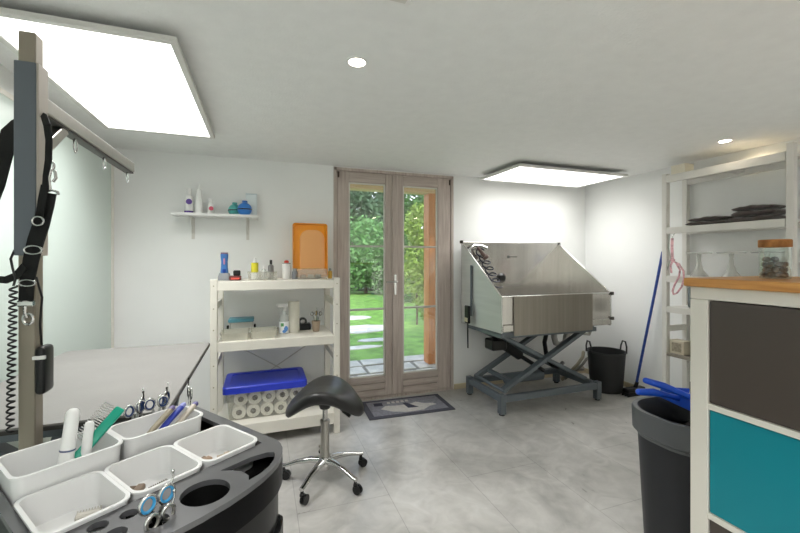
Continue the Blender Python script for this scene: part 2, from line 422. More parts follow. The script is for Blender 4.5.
tree('conifer', 'second dark conifer behind the bush, right of the tallest one', 'tree', gpos(387, 27), [((0, 0, 2.2), (2.0, 1.8, 1.4), .6), ((0, 0, 4.4), (1.7, 1.4, 1.3), .6), ((.3, 0, 6.4), (1.2, 1.1, 1.5), .5)], M_l2, 2300, .2, 7, .15, 3)
tree('tall_shrub', 'dark green shrub behind the climbing vine, at the right end of lawn', 'shrub', gpos(416, 11.3), [((0, 0, .9), (.9, .8, .9), 1), ((.1, 0, 2.2), (.9, .8, 1.0), 1), ((0, 0, 3.3), (.8, .7, .9), .6)], M_l4, 2600, .09, 2.4, .06, 4)
tree('climbing_vine', 'yellow green leafy vine hanging beside the orange timber post', 'vine', gpos(417, 7.6), [((.15, 0, 2.1), (.42, .3, .5), 1), ((.2, 0, 1.35), (.5, .35, .55), 1.2), ((-.15, 0, 1.0), (.3, .25, .35), .5), ((.28, 0, .6), (.36, .3, .42), .6), ((.45, .1, .2), (.3, .25, .25), .25)], M_l3, 1500, .05, 2.0, .022, 5)
for i, (px, y, lab) in enumerate(((346, 17.8, 'low clipped hedge at the far lawn edge, left of the pair'), (391, 17.8, 'low clipped hedge at the far lawn edge, right of the pair'))):
    tree('hedge', lab, 'hedge', gpos(px, y), [((0, 0, .45), (1.0, .6, .55), 1), ((.4, .1, .6), (.6, .5, .5), .5)], M_l4, 1500, .08, .5, .05, 20+i, group='hedges at the lawn edge')
for i, (px, y, r) in enumerate(((352, 16.2, .28), (362, 16, .2), (373, 16.1, .3), (385.5, 16.2, .2), (396, 16, .3))):
    p = gpos(px, y); ob = MB().sphere((0, 0, r*.25), (r, r*.8, r*.45), 10).build('garden_rock', mat('garden_rock', '#8d8a82', .9, var=.25, vscale=4, bump=.6, bscale=8), loc=p)
    tag(ob, 'grey garden rock along the far lawn edge, %s from the left' % ('first', 'second', 'third', 'fourth', 'fifth')[i], 'rock', 'rocks along the far lawn edge')
tree('flowering_shrub', 'loose green shrub alone on the far left of the lawn', 'shrub', (-.6, 16.5, gz(-.6, 16.5)), [((0, 0, 1.1), (1.2, 1.0, 1.0), 1), ((.3, 0, 2.2), (.9, .8, .8), .6)], M_l4, 2200, .1, 1.5, .05, 31)
# far green bank closing the view
bank = MB()
rb = random.Random(9)
for i in range(12): leaves(bank, (-18+i*4.0, 33.5+rb.uniform(-.6, .6), 2.2), (3.2, 1.2, 3.0+rb.uniform(0, 1.6)), 900, .5, rb)
ob = bank.build('woodland_edge', M_l2, ang=180); ob['kind'] = 'stuff'; tag(ob, 'dark woodland edge far behind the garden', 'woodland')
# timber post and porch roof
M_oran = wood_mat('orange_timber', '#b5692f', '#cf8748', 'Z', 5, .45)
ps = thing('timber_post', 'orange brown square timber post standing on the terrace outside the door', 'post', (2.125, 4.68, 0))
MB().box(-.085, .085, -.085, .085, -.02, 2.205, .006).build('shaft', M_oran, ps)
MB().box(-.05, .05, -.05, .05, -.045, -.02).build('post_foot', mat('rusty_steel', '#5a4338', .6, metal=.5), ps)
M_raft = wood_mat('pale_rafter_timber', '#c9a877', '#dcc094', 'X', 4, .5)
rf = thing('porch_roof', 'pale timber porch roof carried by the orange post', 'porch roof', (0, 0, 0))
MB().box(-1.5, 5, 4.60, 4.76, 2.206, 2.34, .005).build('beam', M_raft, rf)
b_ = MB(); b_.box(-1.5, 5, YB+.25, 5.0, 2.442, 2.47); b_.build('roof_boarding', M_raft, rf)
for i in range(8):
    x = -1.2+.8*i; MB().box(x, x+.09, YB+.26, 4.98, 2.342, 2.44, .003).build('rafter', M_raft, rf)

# ================================================================ CEILING FITTINGS
M_panel = emit('panel_light', '#fffdf8', 2.2)
M_frame = mat('panel_frame_white', '#d9d8d3', .4)
def led_panel(label, x0, x1, y0, y1, zb, pw):
    t = thing('ceiling_panel_light', label, 'ceiling light', ((x0+x1)/2, (y0+y1)/2, zb), 0)
    w, d = (x1-x0)/2, (y1-y0)/2
    f = MB(); q = .026; H = .022
    f.box(-w, w, -d, -d+q, 0, H, .002); f.box(-w, w, d-q, d, 0, H, .002); f.box(-w, -w+q, -d+q, d-q, 0, H, .002); f.box(w-q, w, -d+q, d-q, 0, H, .002)
    f.box(-w+q, w-q, -d+q, d-q, .012, H); f.build('frame', M_frame, t)
    MB().box(-w+q, w-q, -d+q, d-q, .004, .0115).build('diffuser', M_panel, t)
    l = bpy.data.lights.new('panel_beam', 'AREA'); l.shape = 'RECTANGLE'; l.size = 2*(w-q); l.size_y = 2*(d-q); l.energy = pw; l.spread = math.radians(125); l.color = (1, 1, .99)
    lo = bpy.data.objects.new('panel_beam', l); C.objects.link(lo); lo.parent = t; lo.location = (0, 0, .002)
    MB().box(-w*.45, w*.45, -d*.45, d*.45, H, ZC-zb).build('mount', M_frame, t)
led_panel('large lit ceiling panel above the grooming arm, seen whole from below', -.92, -.30, 1.64, 2.88, 2.16, 13)
led_panel('lit ceiling panel above the steel dog bath', 2.09, 3.36, 2.79, 3.44, 2.155, 9)
led_panel('added fill panel on the ceiling behind the camera, out of view', -.62, .62, -.95, -.33, 2.16, 26)  # added unseen panel, raises the room's brightness
M_spot = emit('spot_glow', '#fff0d8', 30)
def spot(label, x, y, pw, col=(1, .97, .92), tilt=0, size=95):
    t = thing('recessed_spotlight', label, 'spotlight', (x, y, ZC), 0)
    MB().lathe([(.036, -.001), (.036, -.004), (.042, -.005), (.046, -.001), (.046, 0), (.036, -.001)]).build('ring', M_whitepl, t)
    MB().lathe([(0, -.004), (.035, -.004), (.035, -.001), (0, -.001)]).build('lamp', M_spot, t)
    l = bpy.data.lights.new('spot_beam', 'SPOT'); l.energy = pw; l.color = col; l.spot_size = math.radians(95); l.spot_blend = .7; l.shadow_soft_size = .03
    lo = bpy.data.objects.new('spot_beam', l); C.objects.link(lo); lo.parent = t; lo.location = (0, 0, -.012); lo.rotation_euler = (0, -math.radians(tilt), 0); l.spot_size = math.radians(size)
spot('small round recessed spotlight alone in the middle of the ceiling', .392, 1.658, 30)
spot('small round recessed spotlight in the ceiling above the right shelf rack', 3.19, 1.86, 15, (1, .80, .54), 66, 46)
spot('added fill spotlight in the ceiling behind the camera, out of view', 2.2, -.55, 115)  # added unseen spot; its floor bounce brightens the ceiling
spot('second added fill spotlight, out of view in the ceiling corner behind the camera', 3.05, -.35, 115)  # another added spot out of view, also for ceiling bounce
sm = thing('smoke_detector', 'white smoke detector box on ceiling at the top edge of photo', 'smoke detector', (.41, 1.16, ZC))
MB().box(-.07, .05, -.06, .035, -.034, 0, .008).build('housing', M_whitepl, sm); MB().box(-.045, .028, -.04, .015, -.038, -.034, .002).build('grille', M_frame, sm)

# ================================================================ DOG BATH
bt = thing('dog_bath', 'stainless steel dog grooming bath on a scissor lift by the back wall', 'dog bath', (0, 0, 0))
bx0, bx1, by0, by1 = 1.915, 3.15, 2.80, 3.50
prof = [(by1, 1.52), (by0, 1.022), (by0, .715), (by1, .70)]
def sidepanel(x, t_, m):
    M = Matrix(((0, 0, 1, x), (1, 0, 0, 0), (0, 1, 0, 0), (0, 0, 0, 1)))
    mb = MB(); mb.prism([(y, z) for y, z in prof], 0, t_, M=M); return mb.build('side_panel', m, bt)
sidepanel(bx0, .012, M_steelside); sidepanel(bx1-.012, .012, M_steel)
MB().box(bx0+.012, bx1-.012, by1-.012, by1, .70, 1.52).build('back_panel', M_steel, bt)
fp = MB(); fp.box(bx0+.012, bx1-.012, by0, by0+.012, .79, 1.02); fp.box(bx0+.012, bx1-.012, by0-.006, by0+.02, .725, .782, .004); fp.build('front_panel', M_steel, bt)
MB().box(bx0+.012, bx1-.012, by0+.012, by1-.012, .72, .74).build('tub_floor', M_steel, bt)
sd = MB(); sd.box(2.035, 2.905, by0-.016, by0-.0075, .688, 1.026, .002); sd.box(2.035, 2.905, by0-.016, by0+.014, 1.024, 1.03, .002); sd.build('splash_door', M_steeldoor, bt)
rm = MB()
for x in (bx0+.006, bx1-.006): rm.tube([(x, by1, 1.524), (x, by0, 1.026), (x, by0-.003, .73)], .006, 8)
rm.tube([(bx0, by1-.004, 1.524), (bx1, by1-.004, 1.524)], .006, 8); rm.tube([(bx0, by0, 1.026), (bx1, by0, 1.026)], .006, 8)
rm.build('rim', M_chrome, bt)
for x, y, z in ((bx0, by1, 1.525), (bx1, by1, 1.52), (bx1, by0, 1.022), (bx1, by0-.004, .785)): MB().box(x-.013, x+.013, y-.02, y+.012, z-.016, z+.014, .003).build('corner_bracket', mat('dark_bracket', '#3b3733', .5, metal=.4), bt)
hl = MB(); hl.lathe([(0, 0), (.045, .002), (.05, .012), (.03, .03), (0, .034)], M=Matrix.Translation((2.385, by1-.012, 1.15)) @ Matrix.Rotation(PI/2, 4, 'X')); hl.build('drain_knob', M_black, bt)
lb = MB(); lb.box(2.46, 2.49, by1-.016, by1-.012, 1.36, 1.385); lb.box(2.50, 2.585, by1-.0135, by1-.012, 1.368, 1.378); lb.build('tap_plate', mat('grey_tap_plate', '#6f6c68', .4, metal=.5), bt)
sh = MB()
sh.tube([(1.98, 3.42, 1.40), (1.985, 3.44, 1.455), (2.04, 3.45, 1.49), (2.12, 3.44, 1.485), (2.17, 3.42, 1.46)], .013, 8)
sh.cyl((2.05, 3.46, 1.49), (2.05, 3.49, 1.49), .02); sh.build('tap', M_chrome, bt)
hs = MB(); pts = []
for i in range(150):
    u = i/149; a = u*6*2*PI
    base = Vector((2.08, 3.42, 1.44)).lerp(Vector((2.285, 3.40, 1.07)), u); R_ = .052
    pts.append(base+Vector((R_*math.cos(a), R_*math.sin(a)*.5, R_*.55*math.sin(a))))
hs.tube(pts, .0075, 6); hs.build('spiral_hose', mat('dark_blue_hose', '#1d2030', .4), bt)
shd = MB(); shd.cyl((2.05, 3.41, 1.47), (2.12, 3.39, 1.38), .014, .02); shd.cyl((2.12, 3.39, 1.38), (2.14, 3.385, 1.355), .034, .03); shd.build('shower_head', mat('brown_handset', '#5c4a44', .4), bt)
rd = MB(); rd.cyl((bx0-.012, 3.28, .80), (bx0-.012, 3.28, 1.29), .011); rd.build('side_rod', M_lift, bt)
# lift
fb = MB(); ft = .05
fx0, fx1, fy0, fy1 = 1.93, 3.05, 2.825, 3.42
fb.box(fx0, fx1, fy0, fy0+ft, .11, .165, .004); fb.box(fx0, fx1, fy1-ft, fy1, .11, .165, .004); fb.box(fx0, fx0+ft, fy0+ft, fy1-ft, .11, .165, .004); fb.box(fx1-ft, fx1, fy0+ft, fy1-ft, .11, .165, .004)
fb.build('base_frame', M_lift, bt)
for x in (fx0-.004, fx1-.05):
    for y in (fy0-.004, fy1-.05):
        lg = MB(); lg.box(x, x+.056, y, y+.056, .012, .178, .004); l_ = lg.build('leg', M_lift, bt)
        MB().cyl((x+.028, y+.028, 0), (x+.028, y+.028, .012), .024).build('foot_pad', M_blackrub, l_)
for y in (2.895, 3.335):
    MB().bar((1.99, y, .19), (2.90, y, .665), .035, .06, up=(0, 1, 0), bev=.004).build('scissor_arm', M_lift, bt)
    yy = y+(.04 if y < 3 else -.04)
    MB().bar((2.0, yy, .665), (2.96, yy, .19), .035, .06, up=(0, 1, 0), bev=.004).build('scissor_arm', M_lift, bt)
for x, z, r_ in ((2.0, .19, .014), (2.47, .425, .016), (2.95, .19, .014)): MB().cyl((x, 2.86, z), (x, 3.37, z), r_).build('cross_shaft', M_lift, bt)
MB().bar((2.12, 2.9, .245), (2.12, 3.33, .245), .04, .03).build('cross_bar', M_lift, bt)
uf = MB(); uf.box(1.96, 2.98, 2.84, 2.89, .66, .712, .003); uf.box(1.96, 2.98, 3.34, 3.39, .66, .70, .003); uf.box(1.93, 1.96, 2.83, 3.4, .665, .70, .003); uf.box(2.98, 3.01, 2.84, 3.39, .66, .70, .003); uf.build('upper_frame', M_lift, bt)
ac = MB(); ac.cyl((2.06, 3.12, .60), (2.34, 3.12, .42), .045); ac.cyl((2.34, 3.12, .42), (2.62, 3.12, .25), .02); ac.box(2.0, 2.16, 3.06, 3.2, .50, .60, .01); ac.build('actuator', M_black, bt)
mo = MB(); mo.cyl((2.2, 3.15, .20), (2.62, 3.15, .20), .05); mo.build('motor', M_lift, bt)
dp = MB(); dp.cyl((2.78, 3.15, .72), (2.78, 3.15, .62), .045); dp.tube([(2.78, 3.15, .64), (2.78, 3.15, .56), (2.80, 3.15, .50), (2.86, 3.15, .475), (2.92, 3.15, .50), (2.93, 3.15, .56), (2.97, 3.15, .60), (3.08, 3.14, .63)], .03, 10); dp.build('drain_trap', mat('grey_drain_plastic', '#a5a4a0', .4), bt)
sp = MB(); sp.tube([(3.09, 2.98, .71), (3.1, 2.98, .66), (3.06, 2.98, .60), (2.98, 2.98, .615)], .014, 8); sp.build('overflow_pipe', M_alu, bt)
dh = MB(); dh.tube([(2.73, 3.2, .6), (2.72, 3.22, .5), (2.76, 3.24, .36), (2.84, 3.26, .25), (2.95, 3.28, .2), (3.08, 3.36, .22)], .022, 8); dh.build('drain_hose', M_black, bt)
# grey hoses between bath and tub
hz = thing('waste_hose', 'beige and grey waste hoses curling at the wall behind the black tub', 'hose', (3.15, 3.3, 0))
for i, pts in enumerate(([(-.05, .1, .02), (.02, .06, .1), (.1, .02, .2), (.18, .03, .27), (.26, .1, .3)], [(-.06, .04, .05), (.03, .0, .13), (.12, -.03, .21), (.2, .0, .25), (.28, .06, .24)], [(-.02, .14, .02), (.1, .12, .08), (.2, .12, .12), (.3, .16, .1)])):
    MB().tube(pts, (.018, .014, .03)[i], 8).build('hose_run', (mat('beige_hose', '#8a8471', .5), mat('grey_hose', '#6c6a62', .5), mat('pale_hose', '#9a938a', .5))[i], hz)

hc = thing('hand_control', 'black hand control with pale label hung on the bath side', 'remote control', (bx0-.044, 3.29, .73))
MB().box(-.018, .012, -.035, .035, 0, .17, .006).build('handset', M_black, hc); MB().box(-.020, -.0182, -.028, .028, .015, .055).build('label_plate', mat('cream_label', '#d9cfae', .5), hc)
MB().tube([(0, 0, .002), (0, .0, -.1), (.003, .002, -.24)], .007, 6).build('cord', M_black, hc)

# ================================================================ TUB, BROOM, BIN
tb = thing('flexible_tub', 'black flexible rubber tub with two raised handles in the back corner', 'tub', (3.35, 3.04, 0))
MB().lathe([(0, 0), (.145, 0), (.150, .01), (.178, .39), (.184, .395), (.184, .405), (.172, .405), (.145, .02), (0, .02)]).build('tub_body', mat('dark_grey_rubber', '#2b2c2d', .6), tb)
for s in (-1, 1):
    a0 = math.radians(-19.67)
    c0 = Vector((math.cos(a0), math.sin(a0), 0))*.178*s; tdir = Vector((-math.sin(a0), math.cos(a0), 0))
    MB().tube([c0+tdir*(-.055)+Vector((0, 0, .385)), c0*1.02+tdir*(-.05)+Vector((0, 0, .45)), c0*1.03+tdir*(-.025)+Vector((0, 0, .50)), c0*1.03+tdir*(.025)+Vector((0, 0, .50)), c0*1.02+tdir*.05+Vector((0, 0, .45)), c0+tdir*.055+Vector((0, 0, .385))], .008, 8).build('handle', mat('dark_grey_rubber', '#2b2c2d', .6), tb)
brm = thing('broom', 'blue handled broom with black head leaning at the right wall', 'broom', (3.50, 2.83, 0))
MB().tube([(0, 0, .06), (.028, -.07, .5), (.062, -.15, 1.0), (.088, -.215, 1.42)], .0125, 10).build('handle', mat('dark_blue_handle', '#2b4690', .35), brm)
bh = MB(); bh.box(-.14, .10, -.035, .035, .035, .075, .008); bh.cyl((0, 0, .07), (.006, -.015, .13), .02, .016); bh.build('broom_head', M_black, brm)
br = MB()
for i in range(24):
    for j in range(3):
        x = -.135+.23*i/23; y = -.025+.025*j; br.cyl((x, y, .036), (x*1.03, y*1.25, .0), .006, .005, 5)
ob = br.build('bristles', M_blackrub, brm)

bin_ = thing('waste_bin', 'tall black waste bin with grey rim behind the white cabinet', 'waste bin', (1.775, 1.175, 0)); bin_.scale = (.97, .97, .955)
def sq(w, z, r): return [(x, y, z) for x, y in rrect(w, w*.92, r, n=8)]
b_ = MB(); b_.loft([sq(.30, 0, .09), sq(.315, .02, .1), sq(.39, .60, .15), sq(.385, .6, .15), sq(.30, .03, .09)]); b_.build('body', mat('bin_black', '#222429', .42, var=.05), bin_)
b_ = MB(); b_.loft([sq(.395, .585, .152), sq(.402, .60, .155), sq(.43, .61, .165), sq(.438, .70, .17), sq(.43, .712, .168), sq(.39, .712, .15), sq(.375, .69, .145), sq(.372, .6, .145), sq(.386, .585, .15)]); b_.build('rim', mat('bin_grey', '#5c5e61', .4), bin_)
gb = MB(); 
for i in range(14):
    a = i*2.4; rr_ = .03+.009*i; gb.sphere((rr_*math.cos(a), rr_*math.sin(a), .585+.02*math.sin(i*1.7)), (.05, .045, .03), 8)
gbo = gb.build('rubbish', mat('dark_rubbish', '#2a2523', .7, var=.5, vscale=9), bin_)
M_blue = mat('bright_blue_plastic', '#1f57d6', .32)
def dustpan(label, loc, rot):
    t = thing('dustpan', label, 'dustpan', loc); t.rotation_euler = rot
    p = MB(); p.box(0, .19, -.105, .105, 0, .006, .002); p.box(0, .008, -.105, .105, .0, .055, .003); p.box(0, .15, -.105, -.098, .0, .05, .003); p.box(0, .15, .098, .105, .0, .05, .003); p.build('pan', M_blue, t)
    h = MB(); h.tube([(.01, 0, .03), (-.04, 0, .04), (-.12, 0, .052), (-.19, 0, .05)], [.014, .012, .017, .014], 10); h.sphere((-.19, 0, .05), .014, 10); h.build('handle', M_blue, t)
    return t
dustpan('blue dustpan lying across the bin rim, handle pointing to the room', (1.765, 1.22, .690), (0, math.radians(5), math.radians(-14)))
dp2 = thing('hand_brush', 'blue hand brush leaning over the dustpan on the bin', 'brush', (1.755, 1.135, .735)); dp2.rotation_euler = (0, math.radians(13), math.radians(-52))
h_ = MB(); h_.tube([(-.19, 0, .02), (-.12, 0, .022), (-.04, 0, .015), (0, 0, .01)], [.013, .016, .012, .016], 10); h_.sphere((-.19, 0, .02), .013, 10); h_.build('handle', M_blue, dp2)
h_ = MB(); h_.box(0, .16, -.022, .022, 0, .022, .006); h_.build('brush_block', M_blue, dp2)
h_ = MB()
for i in range(16):
    for j in range(4): h_.cyl((.008+.0095*i, -.017+.0113*j, 0), (.008+.0095*i, -.019+.0127*j, -.035), .0035, n=5)
h_.build('bristles', M_blackrub, dp2)

# ================================================================ CUBE CABINET
cbx0, cbx1, cy1 = 1.36, 1.75, .897
M_cab = mat('cream_white_laminate', '#dedad0', .4)
cab = thing('cube_cabinet', 'white cube cabinet with dark brown and teal drawer fronts at the right', 'cabinet', (0, 0, 0))
st = .054; cell = .336; dv = .018
cy0 = cy1-2*st-2*cell-dv
zt = 1.258; zlev = [1.218]
for i in range(3): zlev += [zlev[-1]-cell, zlev[-1]-cell-dv]
z_bot = zlev[-2]
c = MB()
c.box(cbx0, cbx1, cy0, cy1, zt-.04, zt, .002); c.box(cbx0, cbx1, cy0, cy1, z_bot-.04, z_bot, .002)
c.box(cbx0, cbx1, cy1-st, cy1, z_bot, zt-.041, .002); c.box(cbx0, cbx1, cy0, cy0+st, z_bot, zt-.041, .002)
c.box(cbx0, cbx1, cy0+st+cell, cy0+st+cell+dv, z_bot, zt-.04)
for i in range(2):
    c.box(cbx0, cbx1, cy0+st, cy0+st+cell, zlev[2*i+2], zlev[2*i+1]); c.box(cbx0, cbx1, cy0+st+cell+dv, cy1-st, zlev[2*i+2], zlev[2*i+1])
c.box(cbx1-.01, cbx1-.001, cy0+st, cy1-st, z_bot, zt-.04)
c.build('carcass', M_cab, cab)
M_brown = mat('dark_brown_front', '#4d4540', .35); M_teal = mat('teal_front', '#0f8290', .35)
for col in range(2):
    ya = cy1-st-cell if col == 0 else cy0+st
    for r in range(3):
        za = zlev[2*r+1]; teal = (r+col) % 2 == 1
        d = MB(); d.box(cbx0+.006, cbx0+.022, ya+.002, ya+cell-.002, za+.002, za+cell-.004, .002); d.box(cbx0+.022, cbx1-.03, ya+.012, ya+cell-.012, za+.01, za+cell-.05)
        d.build('drawer', M_teal if teal else M_brown, cab)
pl = MB(); zf = z_bot-.04
pl.box(cbx0+.03, cbx1-.03, cy0+.03, cy1-.03, .0, zf); pl.build('plinth', M_cab, cab)
wt = MB(); wt.box(1.335, 1.80, cy0-.012, cy1+.006, 1.2595, 1.287, .003); tag(wt.build('wooden_worktop', wood_mat('oiled_oak', '#b4763a', '#d49c56', 'Y', 7, .4)), 'oiled oak worktop board lying on the white cube cabinet', 'worktop')
gp = MB().box(-.022, .022, .0005, .012, 0, .07, .004).build('latch_plate', mat('grey_latch_metal', '#83898c', .4, metal=.5), cab, (1.385, cy1, 1.185))
h_ = MB(); h_.cyl((0, .013, .048), (0, .0085, .048), .006); h_.cyl((0, .013, .03), (0, .0085, .03), .006); h_.build('screw_hole', M_black, gp)

jar = thing('treat_jar', 'glass jar with cork lid and brown treats on the oak worktop', 'jar', (1.553, .763, 1.288)); jar.scale = (.8, .8, .88)
MB().lathe([(0, 0), (.046, 0), (.048, .004), (.048, .112), (.046, .112), (.046, .004), (0, .004)]).build('glass_body', thin_glass('jar_glass', '#f4f7f5', .02, .06), jar)
MB().lathe([(0, .113), (.050, .113), (.051, .118), (.051, .138), (.049, .141), (0, .141)]).build('lid', mat('cork', '#a5713f', .8, var=.3, vscale=40, bump=.4, bscale=80), jar)
tr = random.Random(5); M_treat = [mat('treat_brown_%d' % i, c_, .7, var=.4, vscale=30, bump=.6, bscale=60) for i, c_ in enumerate(('#5a4131', '#6e5542', '#43302a'))]
n_t = 0
for lay in range(4):
    for j in range(6):
        a = j*PI/3+lay*.5; rr_ = .027 if j else .0
        if lay == 3 and j > 2: continue
        rr_ = .0225
        ob = MB().sphere((0, 0, 0), (.0125, .010, .0085), 10).build('treat', M_treat[(lay+j) % 3], None, (1.553+rr_*math.cos(a), .763+rr_*math.sin(a), 1.2995+.0165*lay), (tr.uniform(-.5, .5), tr.uniform(-.5, .5), tr.uniform(0, 3)))
        tag(ob, 'brown dog treat among the others inside the cork lidded jar', 'treat', 'brown treats inside the glass jar')
for lay in range(3):
    ob = MB().sphere((0, 0, 0), (.0095, .0095, .0085), 10).build('treat', M_treat[lay % 3], None, (1.553, .763, 1.300+.0175*lay)); tag(ob, 'brown dog treat among the others inside the cork lidded jar', 'treat', 'brown treats inside the glass jar')

# ================================================================ RIGHT SHELF RACK
rk = thing('shelf_rack', 'white timber shelf rack standing against the right wall', 'shelf', (0, 0, 0))
rx0, rx1, ry0, ry1 = 3.30, 3.60, 1.552, 2.385
M_rk = mat('rack_white_paint', '#e0ded8', .5, var=.03)
for x in (rx0, rx1-.045):
    for y in (ry0-.03, ry1-.012):
        p = MB(); p.box(x, x+.045, y, y+.042, 0, 2.125 if y < 2 else 2.09, .003); p.build('upright', M_rk, rk)
for z in (.1, .72):
    for y in (ry0-.02, ry1+.0): MB().box(rx0+.045, rx1-.045, y, y+.022, z, z+.05).build('side_rung', M_rk, rk)
def rshelf(z0, z1, m=M_rk):
    s = MB(); s.box(rx0-.002, rx0+.018, ry0+.014, ry1-.014, z0, z1, .002); s.box(rx0+.018, rx1-.02, ry0+.014, ry1-.014, z1-.018, z1); s.box(rx1-.038, rx1-.02, ry0+.014, ry1-.014, z0, z1-.018)
    s.box(rx0+.018, rx1-.02, (ry0+ry1)/2-.03, (ry0+ry1)/2+.03, z1-.04, z1-.018)
    s.build('shelf_board', m, rk)
rshelf(2.01, 2.072); rshelf(1.567, 1.622); rshelf(1.15, 1.205); rshelf(.89, .94); rshelf(.515, .54, mat('grey_edge_board', '#8a8378', .5)); rshelf(.12, .17)
bx = thing('white_carton', 'small white carton on top of the right shelf rack, near its far end', 'box', (3.42, 2.345, 2.073))
MB().box(-.055, .055, -.085, .035, 0, .075, .003).build('carton_body', mat('warm_white_card', '#f3eedd', .6), bx); MB().box(-.056, .056, -.086, .036, .075, .088, .002).build('lid', mat('warm_white_card', '#f3eedd', .6), bx)
M_towel = mat('dark_brown_towel', '#453c3a', .95, var=.25, vscale=40, bump=1, bscale=120, sheen=.4)
def towel(label, loc, L, w, layers, seed, h0=.022):
    rnd = random.Random(seed); t = thing('towel', label, 'towel', loc)
    z = 0
    for i in range(layers):
        h = h0*rnd.uniform(.85, 1.15); l_ = L*(1-.06*i)*rnd.uniform(.95, 1); y_ = rnd.uniform(-.015, .015); m = MB(); loops = []
        n = 26
        for k in range(n+1):
            q = k/n; e = (1-abs(2*q-1)**6)**.5 if 0 < q < 1 else .12
            wv = 1+.10*math.sin(q*9+seed*2+i*1.7)+.05*math.sin(q*23+i)
            loops.append([(w/2*(1-.05*i)*math.copysign(abs(math.cos(a))**.5, math.cos(a))*(.93+.07*e), y_-l_/2+l_*q, z+h/2*wv*(1+e*math.copysign(abs(math.sin(a))**.6, math.sin(a))) if math.sin(a) > 0 else z+h/2*wv*(1-e*abs(math.sin(a))**.6*.98)) for a in [2*PI*p/20+.01 for p in range(20)]])
        m.loft(loops); m.build('towel_fold', M_towel, t, ang=60); z += h*1.0
    return t
towel('flat dark brown towel on the right rack, left of the folded one', (3.42, 2.075, 1.623), .31, .2, 2, 1, .036)
towel('folded dark brown towel piled higher on the right rack', (3.42, 1.785, 1.623), .29, .2, 3, 3, .042)
M_milk = clear_plastic('milky_stand', '#f4f5f2', '#ecebe6', .5)
for i, (y, lab) in enumerate(((2.19, 'pale pedestal stand on the rack above worktop, left of three'), (1.955, 'pale pedestal stand on the rack above worktop, middle of three'), (1.73, 'pale pedestal stand on the rack above worktop, beside the jar'))):
    t = thing('pedestal_stand', lab, 'stand', (3.43, y, 1.206), 0, 'pale pedestal stands on the rack')
    MB().lathe([(0, 0), (.062, 0), (.058, .012), (.03, .05), (.016, .10), (.012, .15), (.016, .185), (0, .185)]).build('stem', M_milk, t)
    MB().lathe([(0, .186), (.085, .188), (.092, .193), (.09, .198), (0, .196)]).build('plate', M_milk, t)
# things low on the rack
t = thing('small_carton', 'small printed cream carton on the grey rack board', 'box', (3.36, 2.30, .541), 0)
MB().box(-.04, .05, -.06, .06, 0, .115, .003).build('carton_body', mat('cream_carton', '#cfc6b2', .6, var=.1), t); MB().box(-.0415, -.0402, -.04, .04, .02, .095).build('print', mat('carton_print', '#a39a88', .6, var=.3, vscale=60), t)
t = thing('plastic_beaker', 'milky plastic beaker beside the cream carton on the grey board', 'beaker', (3.38, 2.17, .541))
MB().lathe([(0, 0), (.036, 0), (.045, .13), (.042, .13), (.034, .004), (0, .004)]).build('cup', M_milk, t)
t = thing('spray_can', 'dark can standing on the lowest rack board', 'can', (3.36, 2.16, .171))
MB().lathe([(0, 0), (.05, 0), (.05, .16), (.02, .19), (0, .19)]).build('can_body', M_black, t); MB().lathe([(0, .19), (.018, .19), (.018, .235), (0, .237)]).build('cap', mat('grey_cap', '#8c8c88', .4), t)
# leashes
ls = thing('leash', 'red and white striped dog leash hanging from the rack', 'leash', (3.31, 2.31, 1.567))
hk = MB(); hk.tube([(.0, .0, .0), (-.012, 0, -.012), (-.026, 0, -.03), (-.028, 0, -.042)], .003, 6); hk.build('snap_hook', M_chrome, ls)
M_pk = mat('red_white_webbing', '#d8aab0', .7, var=.4, vscale=45)
def lp_(px, py, x=3.28): return atX(px, py, x)-Vector((3.31, 2.31, 1.567))
l_ = MB(); l_.strap([(-.028, 0, -.04), lp_(672, 248), lp_(672.5, 260)], .022, .004, (0, 1, .0)); l_.tube([lp_(670.5, 260), lp_(674.5, 260)], .010, 6)
l_.tube([lp_(672.5, 261), lp_(679, 264), lp_(683.5, 271), lp_(684, 279), lp_(681.5, 287), lp_(677, 293), lp_(673.5, 294.3), lp_(672.5, 291), lp_(675, 284), lp_(679, 277), lp_(680, 270), lp_(676, 263, 3.275)], .0075, 8)
l_.strap([lp_(672.5, 261), lp_(670.5, 266), lp_(671.5, 273)], .016, .004, (0, 1, 0))
l_.build('webbing', M_pk, ls)
ls2 = thing('leash', 'pale grey green dog leash hanging left of the striped one', 'leash', (3.31, 2.352, 1.567))
l_ = MB(); l_.strap([(0.0, 0, 0), (-.002, 0, -.02), (-.002, .01, -.12), (-.002, -.012, -.22), (-.004, .02, -.30), (-.004, .035, -.34)], .011, .004, (0, 1, 0)); l_.build('webbing', mat('grey_green_webbing', '#a9afa5', .7), ls2)

